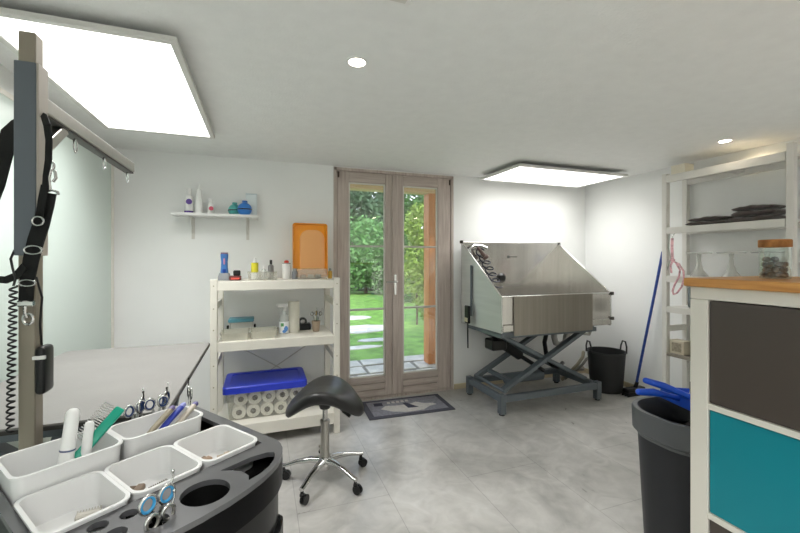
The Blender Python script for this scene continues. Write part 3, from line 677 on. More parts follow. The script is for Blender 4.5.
# ================================================================ LEFT SHELF UNIT
sx0, sx1, sy0, sy1 = -.342, .57, 2.98, 3.49
M_sh = mat('shelf_cream_paint', '#e7e3d8', .45, var=.03)
su = thing('shelf_unit', 'cream white timber shelf unit left of the French door', 'shelf', (0, 0, 0))
for x in (sx0, sx1-.046):
    for y in (sy0, sy1-.046):
        m = MB(); m.box(x, x+.046, y, y+.046, 0, 1.205, .003); u_ = m.build('upright', M_sh, su)
        if y == sy0:
            n_ = MB()
            for z in (.3, .45, .6, .85, 1.0, 1.16): n_.cyl((x+.023, y+.001, z), (x+.023, y-.002, z), .005, n=8)
            n_.build('screw', mat('dull_screw', '#b0a890', .4, metal=.5), u_)
    for z in (.06, .55, .98): MB().box(x+.012, x+.034, sy0+.046, sy1-.046, z, z+.05).build('side_rung', M_sh, su)
def lshelf(z0, z1):
    s = MB(); s.box(sx0+.046, sx1-.046, sy0+.004, sy0+.024, z0, z1, .002); s.box(sx0+.046, sx1-.046, sy0+.024, sy1-.01, z1-.02, z1); s.box(sx0+.046, sx1-.046, sy1-.03, sy1-.01, z0, z1-.02)
    s.build('shelf_board', M_sh, su)
lshelf(1.125, 1.188); lshelf(.693, .760); lshelf(.075, .162)
cr = MB(); cr.bar((sx0+.06, sy1-.006, .18), (sx1-.06, sy1-.006, .68), .004, .02, up=(0, 1, 0)); cr.bar((sx1-.06, sy1-.0005, .18), (sx0+.06, sy1-.0005, .68), .004, .02, up=(0, 1, 0)); cr.build('cross_brace', mat('pale_strip', '#cfcdc6', .5, metal=.2), su)

# storage box with rolls
bxX, bxY, bxZ = .03, 3.24, .163
sb = thing('storage_box', 'clear plastic storage box with blue lid on the bottom shelf', 'storage box', (bxX, bxY, bxZ))
m = MB(); m.loft(tray_loops(.56, .36, .225, .02, .03, .002, .006)); m.build('box_body', clear_plastic('clear_box_plastic', '#fbfbf8', '#f2f1ec', .16), sb)
m = MB(); m.loft([[(x, y, z) for x, y in rrect(w, d, .03)] for w, d, z in ((.585, .385, .205), (.60, .40, .205), (.60, .40, .248), (.585, .385, .256), (.51, .31, .256), (.50, .30, .248))], True, True)
m.build('lid', mat('royal_blue_plastic', '#2d41cc', .35), sb)
M_roll = mat('tissue_paper', '#f3f0ea', .9, bump=.3, bscale=200); M_core = mat('cardboard_core', '#6e655c', .9)
ordn = ('first', 'second', 'third', 'fourth', 'fifth')
for row in range(2):
    for i in range(5):
        t = thing('toilet_roll', 'white toilet roll in the %s row inside the clear box, %s from the left' % (('lower', 'upper')[row], ordn[i]), 'toilet roll', (bxX-.19+.0985*i-(.0 if row == 0 else -.012), bxY-.155, bxZ+.0525+.096*row), 0, 'toilet rolls in the clear box')
        R90 = Matrix.Rotation(-PI/2, 4, 'X')
        MB().lathe([(.021, 0), (.0465, 0), (.048, .003), (.048, .102), (.0465, .105), (.021, .105), (.021, 0)], M=R90).build('paper', M_roll, t)
        MB().lathe([(.0185, .001), (.0207, .001), (.0207, .104), (.0185, .104), (.0185, .001)], M=R90).build('core', M_core, t)

def bottle(name, label, cat, loc, r, h, cap_h, body, capm, lab=None, neck=.45, group=None, sx=1, sy=1, capr=None):
    t = thing(name, label, cat, loc, 0, group); hs_ = h-cap_h
    MB().lathe([(0, 0), (r*.95, 0), (r, .004), (r, hs_*.86), (r*.9, hs_*.93), (r*neck, hs_), (0, hs_)], sx=sx, sy=sy).build('body', body, t)
    cr_ = capr or r*neck*1.05
    MB().lathe([(0, hs_+.0005), (cr_, hs_+.0005), (cr_, h-.003), (cr_*.85, h), (0, h)], sx=sx, sy=sy).build('cap', capm, t)
    if lab: MB().lathe([(r*1.012, hs_*lab[1]), (r*1.02, hs_*lab[1]), (r*1.02, hs_*lab[2]), (r*1.012, hs_*lab[2])], sx=sx, sy=sy).build('label', lab[0], t)
    return t
# middle shelf things (z .761)
Z1 = .761
t = thing('wipes_box', 'small clear box with a teal lid standing on the back of middle shelf', 'box', (-.155, 3.34, Z1))
m = MB(); m.loft(tray_loops(.17, .12, .09, .008, .015)); m.build('box_body', clear_plastic('milky_box', '#f4f5f4', '#e9eae6', .6), t)
m = MB(); m.box(-.094, .094, -.068, .068, .091, .118, .006); m.build('lid', mat('teal_lid', '#5d9db0', .4), t)
m = MB()
for x in (-.1, .1): m.box(x-.008, x+.008, -.02, .02, .03, .062, .003)
m.build('clip', M_black, t)
for i, (x, y, w, lab) in enumerate(((-.186, 3.12, .19, 'clear shallow tray with dark tools at left end of middle shelf'), (.012, 3.12, .185, 'clear shallow empty tray right of the other tray on middle shelf'))):
    t = thing('shallow_tray', lab, 'tray', (x, y, Z1)); m = MB(); m.loft(tray_loops(w, .2, .055, .01, .012, .002, .004)); m.build('tray_body', clear_plastic('clear_tray', '#fafaf6', '#e8e5da', .38), t)
for i, (x, dy, a) in enumerate(((-.21, .01, .2), (-.16, .04, -.3), (-.195, -.03, .05))):
    t = thing('clipper_comb', 'dark comb attachment in the left clear tray, %s' % ('nearest its left wall', 'nearest its right wall', 'lying at its front')[i], 'comb', (x, 3.11+dy, Z1+.004), a)
    m = MB(); m.box(-.03, .03, -.008, .008, 0, .014, .002); m.build('comb_spine', M_black, t)
    m = MB()
    for q in range(9): m.box(-.028+.0067*q, -.0255+.0067*q, .008, .024, .001, .006)
    m.build('teeth', M_black, t)
t = thing('spray_bottle', 'white trigger spray bottle with blue green label on middle shelf', 'spray bottle', (.165, 3.2, Z1))
MB().lathe([(0, 0), (.036, 0), (.038, .004), (.038, .10), (.033, .13), (.015, .165), (.013, .18), (0, .18)]).build('body', clear_plastic('clear_bottle', '#f8faf9', '#eef0ee', .6), t)
MB().lathe([(.0384, .005), (.0388, .005), (.0388, .095), (.0384, .095)]).build('label', mat('white_label', '#f2f4f6', .5), t)
mk = MB(); mk.box(-.026, -.004, -.0402, -.0385, .06, .085, .0); mk.build('green_mark', mat('green_mark', '#5a9a62', .5), t)
mk = MB(); mk.sphere((.012, -.0372, .04), (.018, .003, .022), 10); mk.sphere((.0, -.0385, .02), (.016, .002, .012), 10); mk.build('blue_mark', mat('blue_mark', '#5a8fd2', .5), t)
m = MB(); m.cyl((0, 0, .18), (0, 0, .205), .016); m.box(-.05, .03, -.012, .012, .205, .235, .004); m.cyl((-.05, 0, .222), (-.062, 0, .222), .008); m.tube([(-.03, 0, .208), (-.035, 0, .19), (-.028, 0, .17)], .005, 6); m.build('trigger', M_whitepl, t)
t = thing('cylinder_dispenser', 'tall white cylindrical dispenser right of the spray bottle', 'dispenser', (.243, 3.22, Z1))
MB().lathe([(0, 0), (.042, 0), (.043, .003), (.043, .245), (.04, .25), (0, .25)]).build('body', mat('off_white_cylinder', '#e3dfd2', .45), t); MB().lathe([(0, .2505), (.03, .2505), (.028, .258), (0, .26)]).build('cap', M_whitepl, t)
t = thing('tape_holder', 'small black tape holder left of the scissors cup on middle shelf', 'holder', (.335, 3.32, Z1))
MB().box(-.055, .05, -.04, .04, 0, .05, .006).build('base', M_black, t); m = MB(); m.lathe([(.018, -.015), (.035, -.015), (.035, .015), (.018, .015), (.018, -.015)], M=Matrix.Translation((-.015, 0, .066)) @ Matrix.Rotation(PI/2, 4, 'X')); m.build('tape_reel', M_blackgl, t)
cupx, cupy = .415, 3.2
t = thing('tool_cup', 'beige cup holding upright scissors on the middle shelf', 'cup', (cupx, cupy, Z1))
MB().lathe([(0, 0), (.026, 0), (.036, .085), (.033, .085), (.024, .004), (0, .004)]).build('cup_body', mat('taupe_cup', '#a3907c', .5), t)

# scissors prototype: blades down, rings up
def scissors(label, loc, rot, ring_m, tip_m, s=1, group=None):
    t = thing('scissors', label, 'scissors', loc, 0, group); t.rotation_euler = rot; t.scale = (s, s, s)
    for q in (-1, 1):
        b = MB(); b.loft([[(q*.001-.0015, -.001+.0022*q, -.085), (q*.001+.0015, -.001+.0022*q, -.085), (q*.001+.0015, .001+.0022*q, -.085), (q*.001-.0015, .001+.0022*q, -.085)],
                          [(-.006, -.0012+.0022*q, 0), (.006, -.0012+.0022*q, 0), (.006, .0012+.0022*q, 0), (-.006, .0012+.0022*q, 0)],
                          [(q*.010-.003, -.0015+.0022*q, .04), (q*.010+.003, -.0015+.0022*q, .04), (q*.010+.003, .0015+.0022*q, .04), (q*.010-.003, .0015+.0022*q, .04)]])
        bl = b.build('blade', M_chrome, t)
        r = MB(); r.tube([(q*.0175+.0135*math.cos(a), .0022*q, .055+.0165*math.sin(a)) for a in [2*PI*k/20 for k in range(20)]], .003, 8, closed=True); r.build('finger_ring', M_chrome, bl)
        i = MB(); i.tube([(q*.0175+.0115*math.cos(a), .0022*q, .055+.0145*math.sin(a)) for a in [2*PI*k/20 for k in range(20)]], .0032, 8, closed=True); i.build('ring_insert', ring_m, bl)
    g = MB(); g.tube([(.024, .0022, .07), (.028, .0022, .082), (.027, .0022, .094)], .002, 6); g.sphere((.027, .0022, .095), .0035, 8); g.build('finger_rest', tip_m, t)
    return t
M_rblue = mat('blue_ring_rubber', '#2b3f6b', .35); M_rbright = mat('bright_blue_ring', '#3a8fc0', .25); M_ryel = mat('yellow_ring', '#c7a03a', .4); M_rblk = mat('black_ring', '#25221f', .4)
for i, (dx, dy, rz, mm, lab) in enumerate(((-.012, -.004, .2, M_rblk, 'black handled scissors in the beige cup, leaning left'), (.004, .008, 1.0, M_ryel, 'yellow handled scissors in the middle of the beige cup'), (.013, -.006, -.5, M_rblk, 'black handled scissors in the beige cup, leaning right'))):
    scissors(lab, (cupx+dx, cupy+dy, Z1+.092), (.05*dy*100*.1, dx*8, rz), mm, M_chrome, 1, 'scissors in the beige cup')
# top shelf things (z 1.189)
Z2 = 1.189
t = thing('hair_clipper', 'blue hair clipper standing in its grey charging dock on top shelf', 'clipper', (-.268, 3.2, Z2))
MB().loft([[(x, y, z) for x, y in rrect(w, d, .018)] for w, d, z in ((.085, .075, 0), (.085, .075, .03), (.07, .06, .055))]).build('dock', mat('grey_dock', '#8b8d90', .4), t)
MB().loft([[(x, y, z) for x, y in rrect(w, w*.8, w*.3)] for w, z in ((.05, .04), (.056, .06), (.048, .10), (.045, .14), (.053, .175), (.055, .198))]).build('clipper_body', mat('clipper_blue', '#3d6fae', .35), t)
m = MB(); m.box(-.0245, .0245, -.018, .018, .1985, .21, .002); m.build('blade_head', mat('plum_blade', '#7a5a72', .4, metal=.4), t)
m = MB(); m.box(-.006, .006, -.0245, -.019, .12, .165, .002); m.build('switch', mat('pink_switch', '#c78aa0', .4), t); m = MB(); m.box(-.012, .012, -.028, -.02, .06, .085, .002); m.build('lower_panel', mat('deep_blue_panel', '#173f8f', .4), t)
t = thing('charging_base', 'low dark charging base with a red front beside the blue clipper', 'charger', (-.19, 3.17, Z2))
m = MB(); m.box(-.04, .042, -.035, .035, 0, .035, .006); m.build('base', mat('dark_red_base', '#5f2e2c', .4), t); m = MB(); m.box(-.028, .03, -.0372, -.0352, .008, .022, .0); m.build('red_plate', mat('red_plate', '#d8584c', .4), t)
m = MB(); m.box(-.014, .036, -.02, .022, .0355, .075, .006); m.build('battery', M_black, t)
t = thing('clear_organiser', 'clear acrylic organiser box in the middle of the top shelf', 'organiser', (.005, 3.2, Z2))
m = MB(); m.loft(tray_loops(.215, .13, .062, .002, .006, .002, .002)); m.build('box_body', clear_plastic('clear_acrylic', '#f8f8f5', '#e6e4dc', .2), t)
m = MB(); m.box(-.002, .002, -.06, .06, .003, .055); m.build('divider', clear_plastic('clear_acrylic', '#f8f8f5', '#e6e4dc', .2), t)
bottle('pump_bottle', 'white pump bottle with bright yellow label in the clear organiser', 'bottle', (-.053, 3.2, Z2+.004), .026, .165, .03, M_whitepl, M_whitepl, (mat('yellow_label', '#dcd23a', .45), .38, .95), .4)
bottle('dropper_bottle', 'small grey dropper bottle with black top in the clear organiser', 'bottle', (.066, 3.2, Z2+.004), .021, .15, .035, mat('smoke_grey', '#6d6a68', .3), M_black, None, .45)
bottle('clear_vial', 'small clear vial standing in the middle of the organiser', 'bottle', (.012, 3.21, Z2+.004), .018, .10, .02, clear_plastic('clear_bottle', '#f8faf9', '#eef0ee', .6), M_whitepl)
t = thing('spray_can', 'white spray can with red nozzle left of the orange tray', 'can', (.185, 3.22, Z2))
MB().lathe([(0, 0), (.036, 0), (.037, .004), (.037, .112), (.034, .122), (0, .124)]).build('can_body', mat('can_white', '#dcdad6', .35), t); MB().lathe([(.022, .1225), (.034, .1225), (.033, .128), (.022, .13), (.0, .13), (0, .1245)]).build('rim', mat('can_rim', '#8f8a86', .35, metal=.6), t); MB().lathe([(0, .1305), (.018, .1305), (.018, .142), (.012, .15), (0, .152)]).build('nozzle', mat('red_nozzle', '#c0392f', .4), t)
bottle('small_jar', 'small grey glass jar between spray can and clear case', 'jar', (.247, 3.2, Z2), .022, .085, .02, mat('grey_glass', '#7d8084', .25), mat('grey_cap', '#8c8c88', .4), None, .75)
t = thing('plastic_case', 'clear plastic case of small tools in front of the orange tray', 'case', (.385, 3.22, Z2))
m = MB(); m.loft(tray_loops(.235, .12, .075, .002, .006, .002, .002)); m.build('case_body', clear_plastic('clear_acrylic', '#f8f8f5', '#e6e4dc', .2), t); m = MB(); m.box(-.119, .119, -.062, .062, .0755, .082, .002); m.build('lid', clear_plastic('clear_acrylic2', '#f8f8f4', '#ecebe4', .22), t)
for i, (x, c_) in enumerate(((-.07, '#8a6a52'), (-.01, '#b8b2a6'), (.05, '#5b5752'))):
    m = MB().box(-.022, .022, -.03, .03, 0, .03, .004).build('small_carton', mat('blade_case_%d' % i, c_, .5), None, (.385+x, 3.22, Z2+.004)); tag(m, 'tiny %s carton inside the clear plastic case on top shelf' % ('brown', 'pale grey', 'dark grey')[i], 'box')
bottle('yellow_bottle', 'little amber yellow bottle at the right end of the top shelf', 'bottle', (.53, 3.2, Z2), .017, .085, .02, mat('amber', '#c79a3c', .35), mat('grey_cap', '#8c8c88', .4), None, .6)
# orange upright tray leaning on the wall
M_or = mat('orange_plastic', '#ffaa28', .35, coat=.1); M_or2 = mat('pale_orange_plastic', '#fbbb78', .4)
t = thing('orange_tray', 'orange plastic tray leaning upright against the wall by the door', 'tray', (.398, 3.458, Z2+.003)); t.rotation_euler = (math.radians(-3), 0, 0)
m = MB(); mm_ = Matrix.Translation((0, 0, .235)) @ Matrix.Rotation(PI/2, 4, 'X')
t2 = [[tuple(mm_ @ Vector((x, y, z))) for x, y in rrect(w, d, .022)] for w, d, z in ((.285, .46, -.02), (.30, .47, .03), (.288, .458, .03), (.272, .444, -.014))]
m.loft(t2); m.build('tray_shell', M_or, t)
m = MB(); m.loft([[tuple(mm_ @ Vector((x, y, z))) for x, y in rrect(w, d, .08, .022, -.018)] for w, d, z in ((.215, .40, -.0138), (.21, .395, -.006))]); m.build('inner_panel', M_or2, t)

# ================================================================ WALL SHELF
WZ = 1.714
ws = thing('wall_shelf', 'short white wall shelf on two brackets above the shelf unit', 'wall shelf', (0, 0, 0))
MB().box(-.665, -.03, 3.395, YB, WZ-.022, WZ, .003).build('board', M_whitepl, ws)
for x in (-.535, -.115):
    m = MB(); m.box(x-.012, x+.012, YB-.006, YB, WZ-.20, WZ-.022, .002); m.box(x-.01, x+.01, 3.43, YB-.006, WZ-.028, WZ-.0225, .001); m.tube([(x, YB-.006, WZ-.15), (x, 3.52, WZ-.10), (x, 3.45, WZ-.03)], .005, 6); m.build('bracket', mat('bracket_white', '#d6d3cc', .4), ws)
wy = 3.48
t = bottle('shampoo_bottle', 'white bottle with purple round mark at left end of wall shelf', 'bottle', (-.552, wy, WZ), .032, .20, .05, M_whitepl, M_whitepl, None, .6, capr=.022)
m = MB(); m.cyl((.006, -.033, .092), (.006, -.026, .092), .022, n=20); m.build('purple_mark', mat('purple_mark', '#5b3f8e', .45), t); MB().lathe([(.0322, .006), (.033, .006), (.033, .02), (.0322, .02)]).build('purple_band', mat('purple_mark', '#5b3f8e', .45), t)
t = thing('slim_bottle', 'tall slim white tapered bottle on the wall shelf', 'bottle', (-.477, wy, WZ)); MB().lathe([(0, 0), (.03, 0), (.03, .06), (.02, .19), (.012, .2), (0, .2)]).build('body', M_whitepl, t); MB().lathe([(0, .2005), (.012, .2005), (.008, .235), (0, .238)]).build('tip', M_whitepl, t)
t = bottle('lotion_bottle', 'small white bottle with pink red mark on the wall shelf', 'bottle', (-.392, wy, WZ), .026, .125, .03, M_whitepl, M_whitepl, None, .55)
m = MB(); m.cyl((.004, -.0268, .045), (.004, -.02, .045), .017, n=18); m.build('pink_mark', mat('pink_mark', '#d3566c', .45), t)
def round_bottle(label, x, y, body, cap, r):
    t = thing('round_bottle', label, 'bottle', (x, y, WZ))
    MB().lathe([(0, 0), (r*.6, 0)]+[(r*math.cos(a), r*.85+r*math.sin(a)) for a in [math.radians(-52+12*k) for k in range(11)]]+[(r*.35, r*1.84), (0, r*1.86)]).build('body', body, t, ang=60)
    MB().lathe([(0, r*1.87), (r*.4, r*1.87), (r*.36, r*2.1), (0, r*2.14)]).build('cap', cap, t)
    MB().lathe([(r*1.003, r*.74), (r*1.02, r*.76), (r*1.02, r*.9), (r*1.003, r*.92)]).build('band', M_blackgl, t)
round_bottle('round teal green bottle on the wall shelf, left of the blue one', -.216, 3.522, mat('teal_green', '#57b0ac', .3), mat('teal_green', '#57b0ac', .3), .052)
round_bottle('round bright blue bottle on the wall shelf', -.135, 3.446, mat('cobalt', '#3a80d0', .3), mat('cobalt_dark', '#2f68b8', .3), .056)
t = thing('tall_carton', 'pale blue carton behind the round blue bottle on wall shelf', 'box', (-.085, 3.54, WZ)); MB().box(-.045, .045, -.025, .03, 0, .185, .003).build('carton_body', mat('pale_blue_card', '#dfe8ea', .5), t); MB().box(-.0455, .0455, -.0255, .0305, .1855, .192, .001).build('lid', mat('pale_blue_card2', '#d3dee2', .5), t)

# ================================================================ SADDLE STOOL
stl = thing('saddle_stool', 'black saddle stool on a five star chrome base with castors', 'stool', (.362, 2.42, 0), math.radians(-17)); stl.location.y = 2.375
def saddle():
    mb = MB(); t = mb.bm; nu, nv = 28, 18; rows = []
    def top(u, v):   # u -1..1 across, v -1..1 back to front
        ed = 1-.10*abs(v)**2.5
        x = .238*u*ed*(1-.12*max(0, -v)); y = .185*v*(1-.18*u*u)
        z = .578-.128*abs(u)**2.2+.018*v*v*(1-u*u)
        return x, y, z
    def inside(u, v, s): return u*s, v*s
    # super-ellipse disc param -> loops
    loops = []
    N = 48
    def L(s, dz, zs=1):
        lp = []
        for k in range(N):
            a = 2*PI*k/N; ca, sa = math.cos(a), math.sin(a)
            u = s*math.copysign(abs(ca)**.75, ca); v = s*math.copysign(abs(sa)**.75, sa)
            x, y, z = top(u, v); lp.append((x, y, z+dz))
        return lp
    for s, dz in ((.04, -.072), (.4, -.072), (.7, -.074), (.88, -.072), (.96, -.062), (1.0, -.042), (1.0, -.025), (.97, -.010), (.9, -.002), (.75, 0), (.5, 0), (.25, 0), (.04, 0)): loops.append(L(s, dz))
    mb.loft(loops); return mb
saddle().build('seat', mat('black_leather', '#232323', .36, bump=.15, bscale=160, coat=.1), stl, ang=60)
m = MB(); m.box(-.06, .06, -.06, .06, .475, .515, .01); m.lathe([(0, .44), (.03, .44), (.045, .48), (0, .48)]); m.build('mechanism', M_black, stl)
m = MB(); m.tube([(.03, -.02, .487), (.09, -.05, .46), (.15, -.075, .425)], .006, 8); m.tube([(.115, -.06, .444), (.16, -.08, .418)], .010, 8); m.build('lever', M_black, stl)
m = MB(); m.cyl((0, 0, .36), (0, 0, .45), .016); m.build('piston', M_chrome, stl)
m = MB(); m.lathe([(0, .09), (.024, .09), (.027, .14), (.0265, .35), (.029, .352), (.029, .368), (.018, .37), (0, .37)]); m.build('gas_column', M_alu, stl)
hub = MB(); hub.lathe([(0, .07), (.03, .07), (.042, .11), (.036, .15), (0, .15)]); hub.build('hub', M_chrome, stl)
for k in range(5):
    a = math.radians(-128+17+72*k)
    d = Vector((math.cos(a), math.sin(a), 0)); n_ = Vector((-d.y, d.x, 0))
    L_ = []
    for r_, z, w, hgt in ((.02, .125, .024, .022), (.09, .125, .020, .018), (.17, .112, .016, .013), (.235, .092, .015, .010), (.262, .088, .014, .010)):
        c_ = d*r_+Vector((0, 0, z)); L_.append([tuple(c_+n_*w*math.cos(b)+Vector((0, 0, hgt*math.sin(b)))) for b in [2*PI*q/12 for q in range(12)]])
    m = MB(); m.loft(L_); arm = m.build('base_arm', M_chrome, stl, ang=60)
    c_ = d*.252; m = MB()
    m.cyl(c_+Vector((0, 0, .05)), c_+Vector((0, 0, .082)), .009); m.box(c_.x-.012, c_.x+.012, c_.y-.012, c_.y+.012, .045, .066, .005)
    for s in (-1, 1):
        w_ = c_+Vector((.012, .008, 0)); m.cyl(w_+n_*.004*s+Vector((0, 0, .0265)), w_+n_*.015*s+Vector((0, 0, .0265)), .0265, n=20)
    m.build('castor', M_black, arm)

# ================================================================ DOOR MAT
mt = thing('door_mat', 'grey door mat with pale animal shapes on the floor before the door', 'door mat', (0, 0, 0))
MB().prism([(.845, 3.12), (1.635, 3.09), (1.65, 3.50), (.86, 3.535)], .0, .007, bev=.002).build('mat_base', mat('mat_dark_grey', '#4f4f58', .95, var=.2, vscale=60, bump=.6, bscale=200), mt)
MB().prism([(.90, 3.165), (1.59, 3.138), (1.60, 3.46), (.91, 3.49)], .007, .0085).build('mat_field', mat('mat_mid_grey', '#85848c', .95, var=.2, vscale=50, bump=.6, bscale=200), mt)
pale = mat('mat_pale', '#c3bfba', .95, var=.12, vscale=50); dk = mat('mat_navy', '#3b3b4a', .95, var=.2, vscale=50)
m = MB(); m.prism([(1.0, 3.30), (1.08, 3.22), (1.20, 3.17), (1.36, 3.17), (1.44, 3.23), (1.52, 3.25), (1.50, 3.29), (1.42, 3.31), (1.36, 3.37), (1.28, 3.33), (1.14, 3.34), (1.06, 3.36)], .0086, .0095); m.build('pale_figure', pale, mt)
MB().prism([(1.24, 3.25), (1.34, 3.24), (1.26, 3.38), (1.23, 3.37)], .0096, .0102).build('dark_patch', dk, mt)
MB().prism([(.96, 3.38), (1.04, 3.37), (1.05, 3.44), (.97, 3.45)], .0086, .0095).build('dark_patch', dk, mt)
m = MB()
for i in range(5): m.prism([(1.09+.045*i, 3.405), (1.12+.045*i, 3.40), (1.125+.045*i, 3.44), (1.10+.045*i, 3.445)], .0086, .0095)
m.build('small_motif', pale, mt)

# ================================================================ GROOMING TABLE AND ARM
tx0, tx1, ty0, ty1, tz = -1.0, -.292, 1.455, 2.585, .85
gt = thing('grooming_table', 'grey topped grooming table with dark edge at the left wall', 'table', (0, 0, 0))
tw, td = tx1-tx0, ty1-ty0; tcx, tcy = (tx0+tx1)/2, (ty0+ty1)/2
m = MB(); m.prism(rrect(tw-.008, td-.008, .03, tcx, tcy), tz-.006, tz); m.build('table_mat', mat('grey_table_rubber', '#858380', .55, var=.05, vscale=5, bump=.3, bscale=250), gt)
m = MB(); m.prism(rrect(tw, td, .034, tcx, tcy), tz-.018, tz-.0065); m.build('table_edge', mat('dark_table_edge', '#3a3835', .5), gt)
m = MB(); m.box(tx0+.1, tx1-.1, ty0+.1, ty0+.15, tz-.075, tz-.0185); m.box(tx0+.1, tx1-.1, ty1-.15, ty1-.1, tz-.075, tz-.0185); m.box(tx0+.1, tx0+.15, ty0+.15, ty1-.15, tz-.075, tz-.0185); m.box(tx1-.15, tx1-.1, ty0+.15, ty1-.15, tz-.075, tz-.0185); m.build('under_frame', M_lift, gt)
for x in (tx0+.14, tx1-.14):
    m = MB(); m.bar((x, ty0+.15, .12), (x, ty1-.15, tz-.10), .03, .05, up=(1, 0, 0)); m.build('scissor_arm', M_lift, gt)
    m = MB(); xx = x+.04*(1 if x < tcx else -1); m.bar((xx, ty0+.15, tz-.10), (xx, ty1-.15, .12), .03, .05, up=(1, 0, 0)); m.build('scissor_arm', M_lift, gt)
m = MB(); m.box(tx0+.08, tx1-.08, ty0+.08, ty0+.14, .03, .09); m.box(tx0+.08, tx1-.08, ty1-.14, ty1-.08, .03, .09); m.box(tx0+.08, tx0+.14, ty0+.14, ty1-.14, .03, .09); m.box(tx1-.14, tx1-.08, ty0+.14, ty1-.14, .03, .09)
for x in (tx0+.11, tx1-.11):
    for y in (ty0+.11, ty1-.11): m.cyl((x, y, 0), (x, y, .03), .03)
m.build('base_frame', M_lift, gt)

ga = thing('grooming_post', 'upright metal grooming post with long overhead arm on the table edge', 'grooming post', (0, 0, 0))
pxa, pxb, pya, pyb = -.652, -.612, 1.395, 1.438
MB().box(pxa, pxb, pya, pyb, .60, 2.0, .003).build('post', M_beige, ga)
MB().box(pxa-.007, pxb+.003, pya-.006, pyb+.008, 1.36, 1.912, .002).build('sleeve', M_sleeve, ga)
MB().box(pxb+.0032, pxb+.009, pya-.004, pyb+.006, 1.36, 1.912, .001).build('sleeve_side', mat('pale_sleeve_side', '#b9b1a8', .45, metal=.2), ga)
m = MB(); m.box(-.655, -.609, pyb+.009, 2.30, 1.79, 1.835, .003); m.build('overhead_arm', M_alu, ga)
m = MB(); m.box(-.650, -.614, pyb+.012, 2.30, 1.782, 1.7895, .001); m.build('arm_underside', mat('dark_underside', '#55534f', .5, metal=.5), ga)  # darker strip along the bottom of the overhead arm
m = MB(); m.bar((-.632, pyb+.01, 1.665), (-.632, 1.60, 1.785), .034, .03, up=(1, 0, 0), bev=.002); m.build('brace', M_alu, ga)
for y in (1.70, 1.97, 2.27):
    m = MB(); m.tube([(-.632, y+.014*math.cos(a), 1.757+.025*math.sin(a)) for a in [2*PI*k/18 for k in range(18)]], .003, 6, closed=True); m.build('ring', M_chrome, ga)
m = MB(); m.box(pxa-.02, pxb+.02, pya-.012, pya-.0005, .70, .80, .003); m.box(pxa-.02, pxb+.02, pyb+.0005, pyb+.012, .70, .80, .003); m.build('clamp', M_black, ga)

rc = thing('hand_remote', 'black hand remote in its holder on the side of grooming post', 'remote control', (pxb, 1.405, 1.0))
p0 = atX(38, 393, pxb); p1 = atX(47, 342, pxb)
m = MB(); m.box(.001, .028, -.026, .034, p0.z-1.0, p1.z-1.0, .012, 3); m.build('handset', M_black, rc); m = MB(); m.box(.0005, .030, -.030, -.022, p1.z-1.0-.035, p1.z-1.0-.025, .001); m.build('clip', M_whitepl, rc)
m = MB(); m.tube([(.01, 0, p1.z-1.0), (.006, .0, p1.z-1.0+.06), (.013, -.005, p1.z-1.0+.14), (.006, -.02, p1.z-1.0+.2)], .003, 6); m.build('cord', M_black, rc)

cc = thing('coiled_cable', 'black coiled cable hanging on the left of the grooming post', 'cable', (0, 0, 0))
c0 = atY(13.5, 286, 1.37); c1 = atY(10, 432, 1.37); pts = []
for i in range(420):
    u = i/419; a = u*24*2*PI; b = c0.lerp(c1, u); pts.append(b+Vector((.0075*math.cos(a), .0075*math.sin(a), 0)))
m = MB(); m.tube(pts, .0028, 6); m.build('coil', M_black, cc)
m = MB(); m.tube([c0, c0+Vector((.003, .003, .02)), c0+Vector((-.002, 0, .05)), c0+Vector((-.005, -.002, .075)), Vector((pxa-.0095, 1.40, c0.z+.10))], .003, 6); m.build('lead', M_black, cc)

# black grooming straps
gs = thing('grooming_strap', 'wide black webbing strap with metal rings hanging on grooming post', 'strap', (0, 0, 0))
yy = 1.372
def sp_(px, py, y=yy): return atY(px, py, y)
W = .0028
side = Vector((CS, -SN, 0))
m = MB()
m.strap([sp_(40, 113, 1.42), sp_(44, 116, 1.40), sp_(47, 125), sp_(49, 140), sp_(48.5, 160), sp_(46, 175), sp_(45, 190)], [.012, .016, .019, .019, .019, .017, .016], .003, side); m.build('upper_loop', M_web, gs)
m = MB(); m.strap([sp_(49, 193), sp_(46.5, 205), sp_(41, 225), sp_(36, 240), sp_(31, 260), sp_(27.5, 280), sp_(26, 301)], [.042, .044, .047, .047, .044, .040, .040], .004, side); m.build('wide_strap', M_web, gs)
m = MB(); m.strap([sp_(45, 185, yy-.006), sp_(42, 200, yy-.006), sp_(39.5, 218, yy-.008)], .022, .003, side); m.build('inner_strap', M_web, gs)
def dring(px, py, w, hgt, y=yy-.009):
    c = sp_(px, py, y); return [c+side*w*math.cos(a)+Vector((0, 0, hgt*math.sin(a))) for a in [2*PI*k/18 for k in range(18)]]
for q_ in ((38, 221, .016, .013), (33, 250, .025, .012), (27, 283, .023, .009)): MB().tube(dring(*q_), .003, 6, True).build('metal_ring', M_chrome, gs)
m = MB(); m.tube([sp_(44, 192), sp_(52, 190), sp_(58, 192), sp_(58, 195)], .004, 6); m.tube([sp_(50, 190), sp_(49, 178), sp_(51, 170), sp_(55, 171), sp_(56, 178), sp_(53, 182)], .004, 6); m.tube(dring(51, 166, .009, .013, yy), .003, 6, True); m.build('snap_hook', M_chrome, gs)
m = MB(); c = sp_(27, 302); m.box(c.x-.022, c.x+.018, c.y-.006, c.y+.004, c.z-.012, c.z+.004, .003); m.tube([sp_(25, 305), sp_(25, 313), sp_(27, 318)], .004, 6); m.tube(dring(28, 319, .014, .015, yy), .004, 6, True); m.build('end_clip', M_chrome, gs)
bs = thing('black_strap', 'broad black strap looping out of view left of grooming post', 'strap', (0, 0, 0))
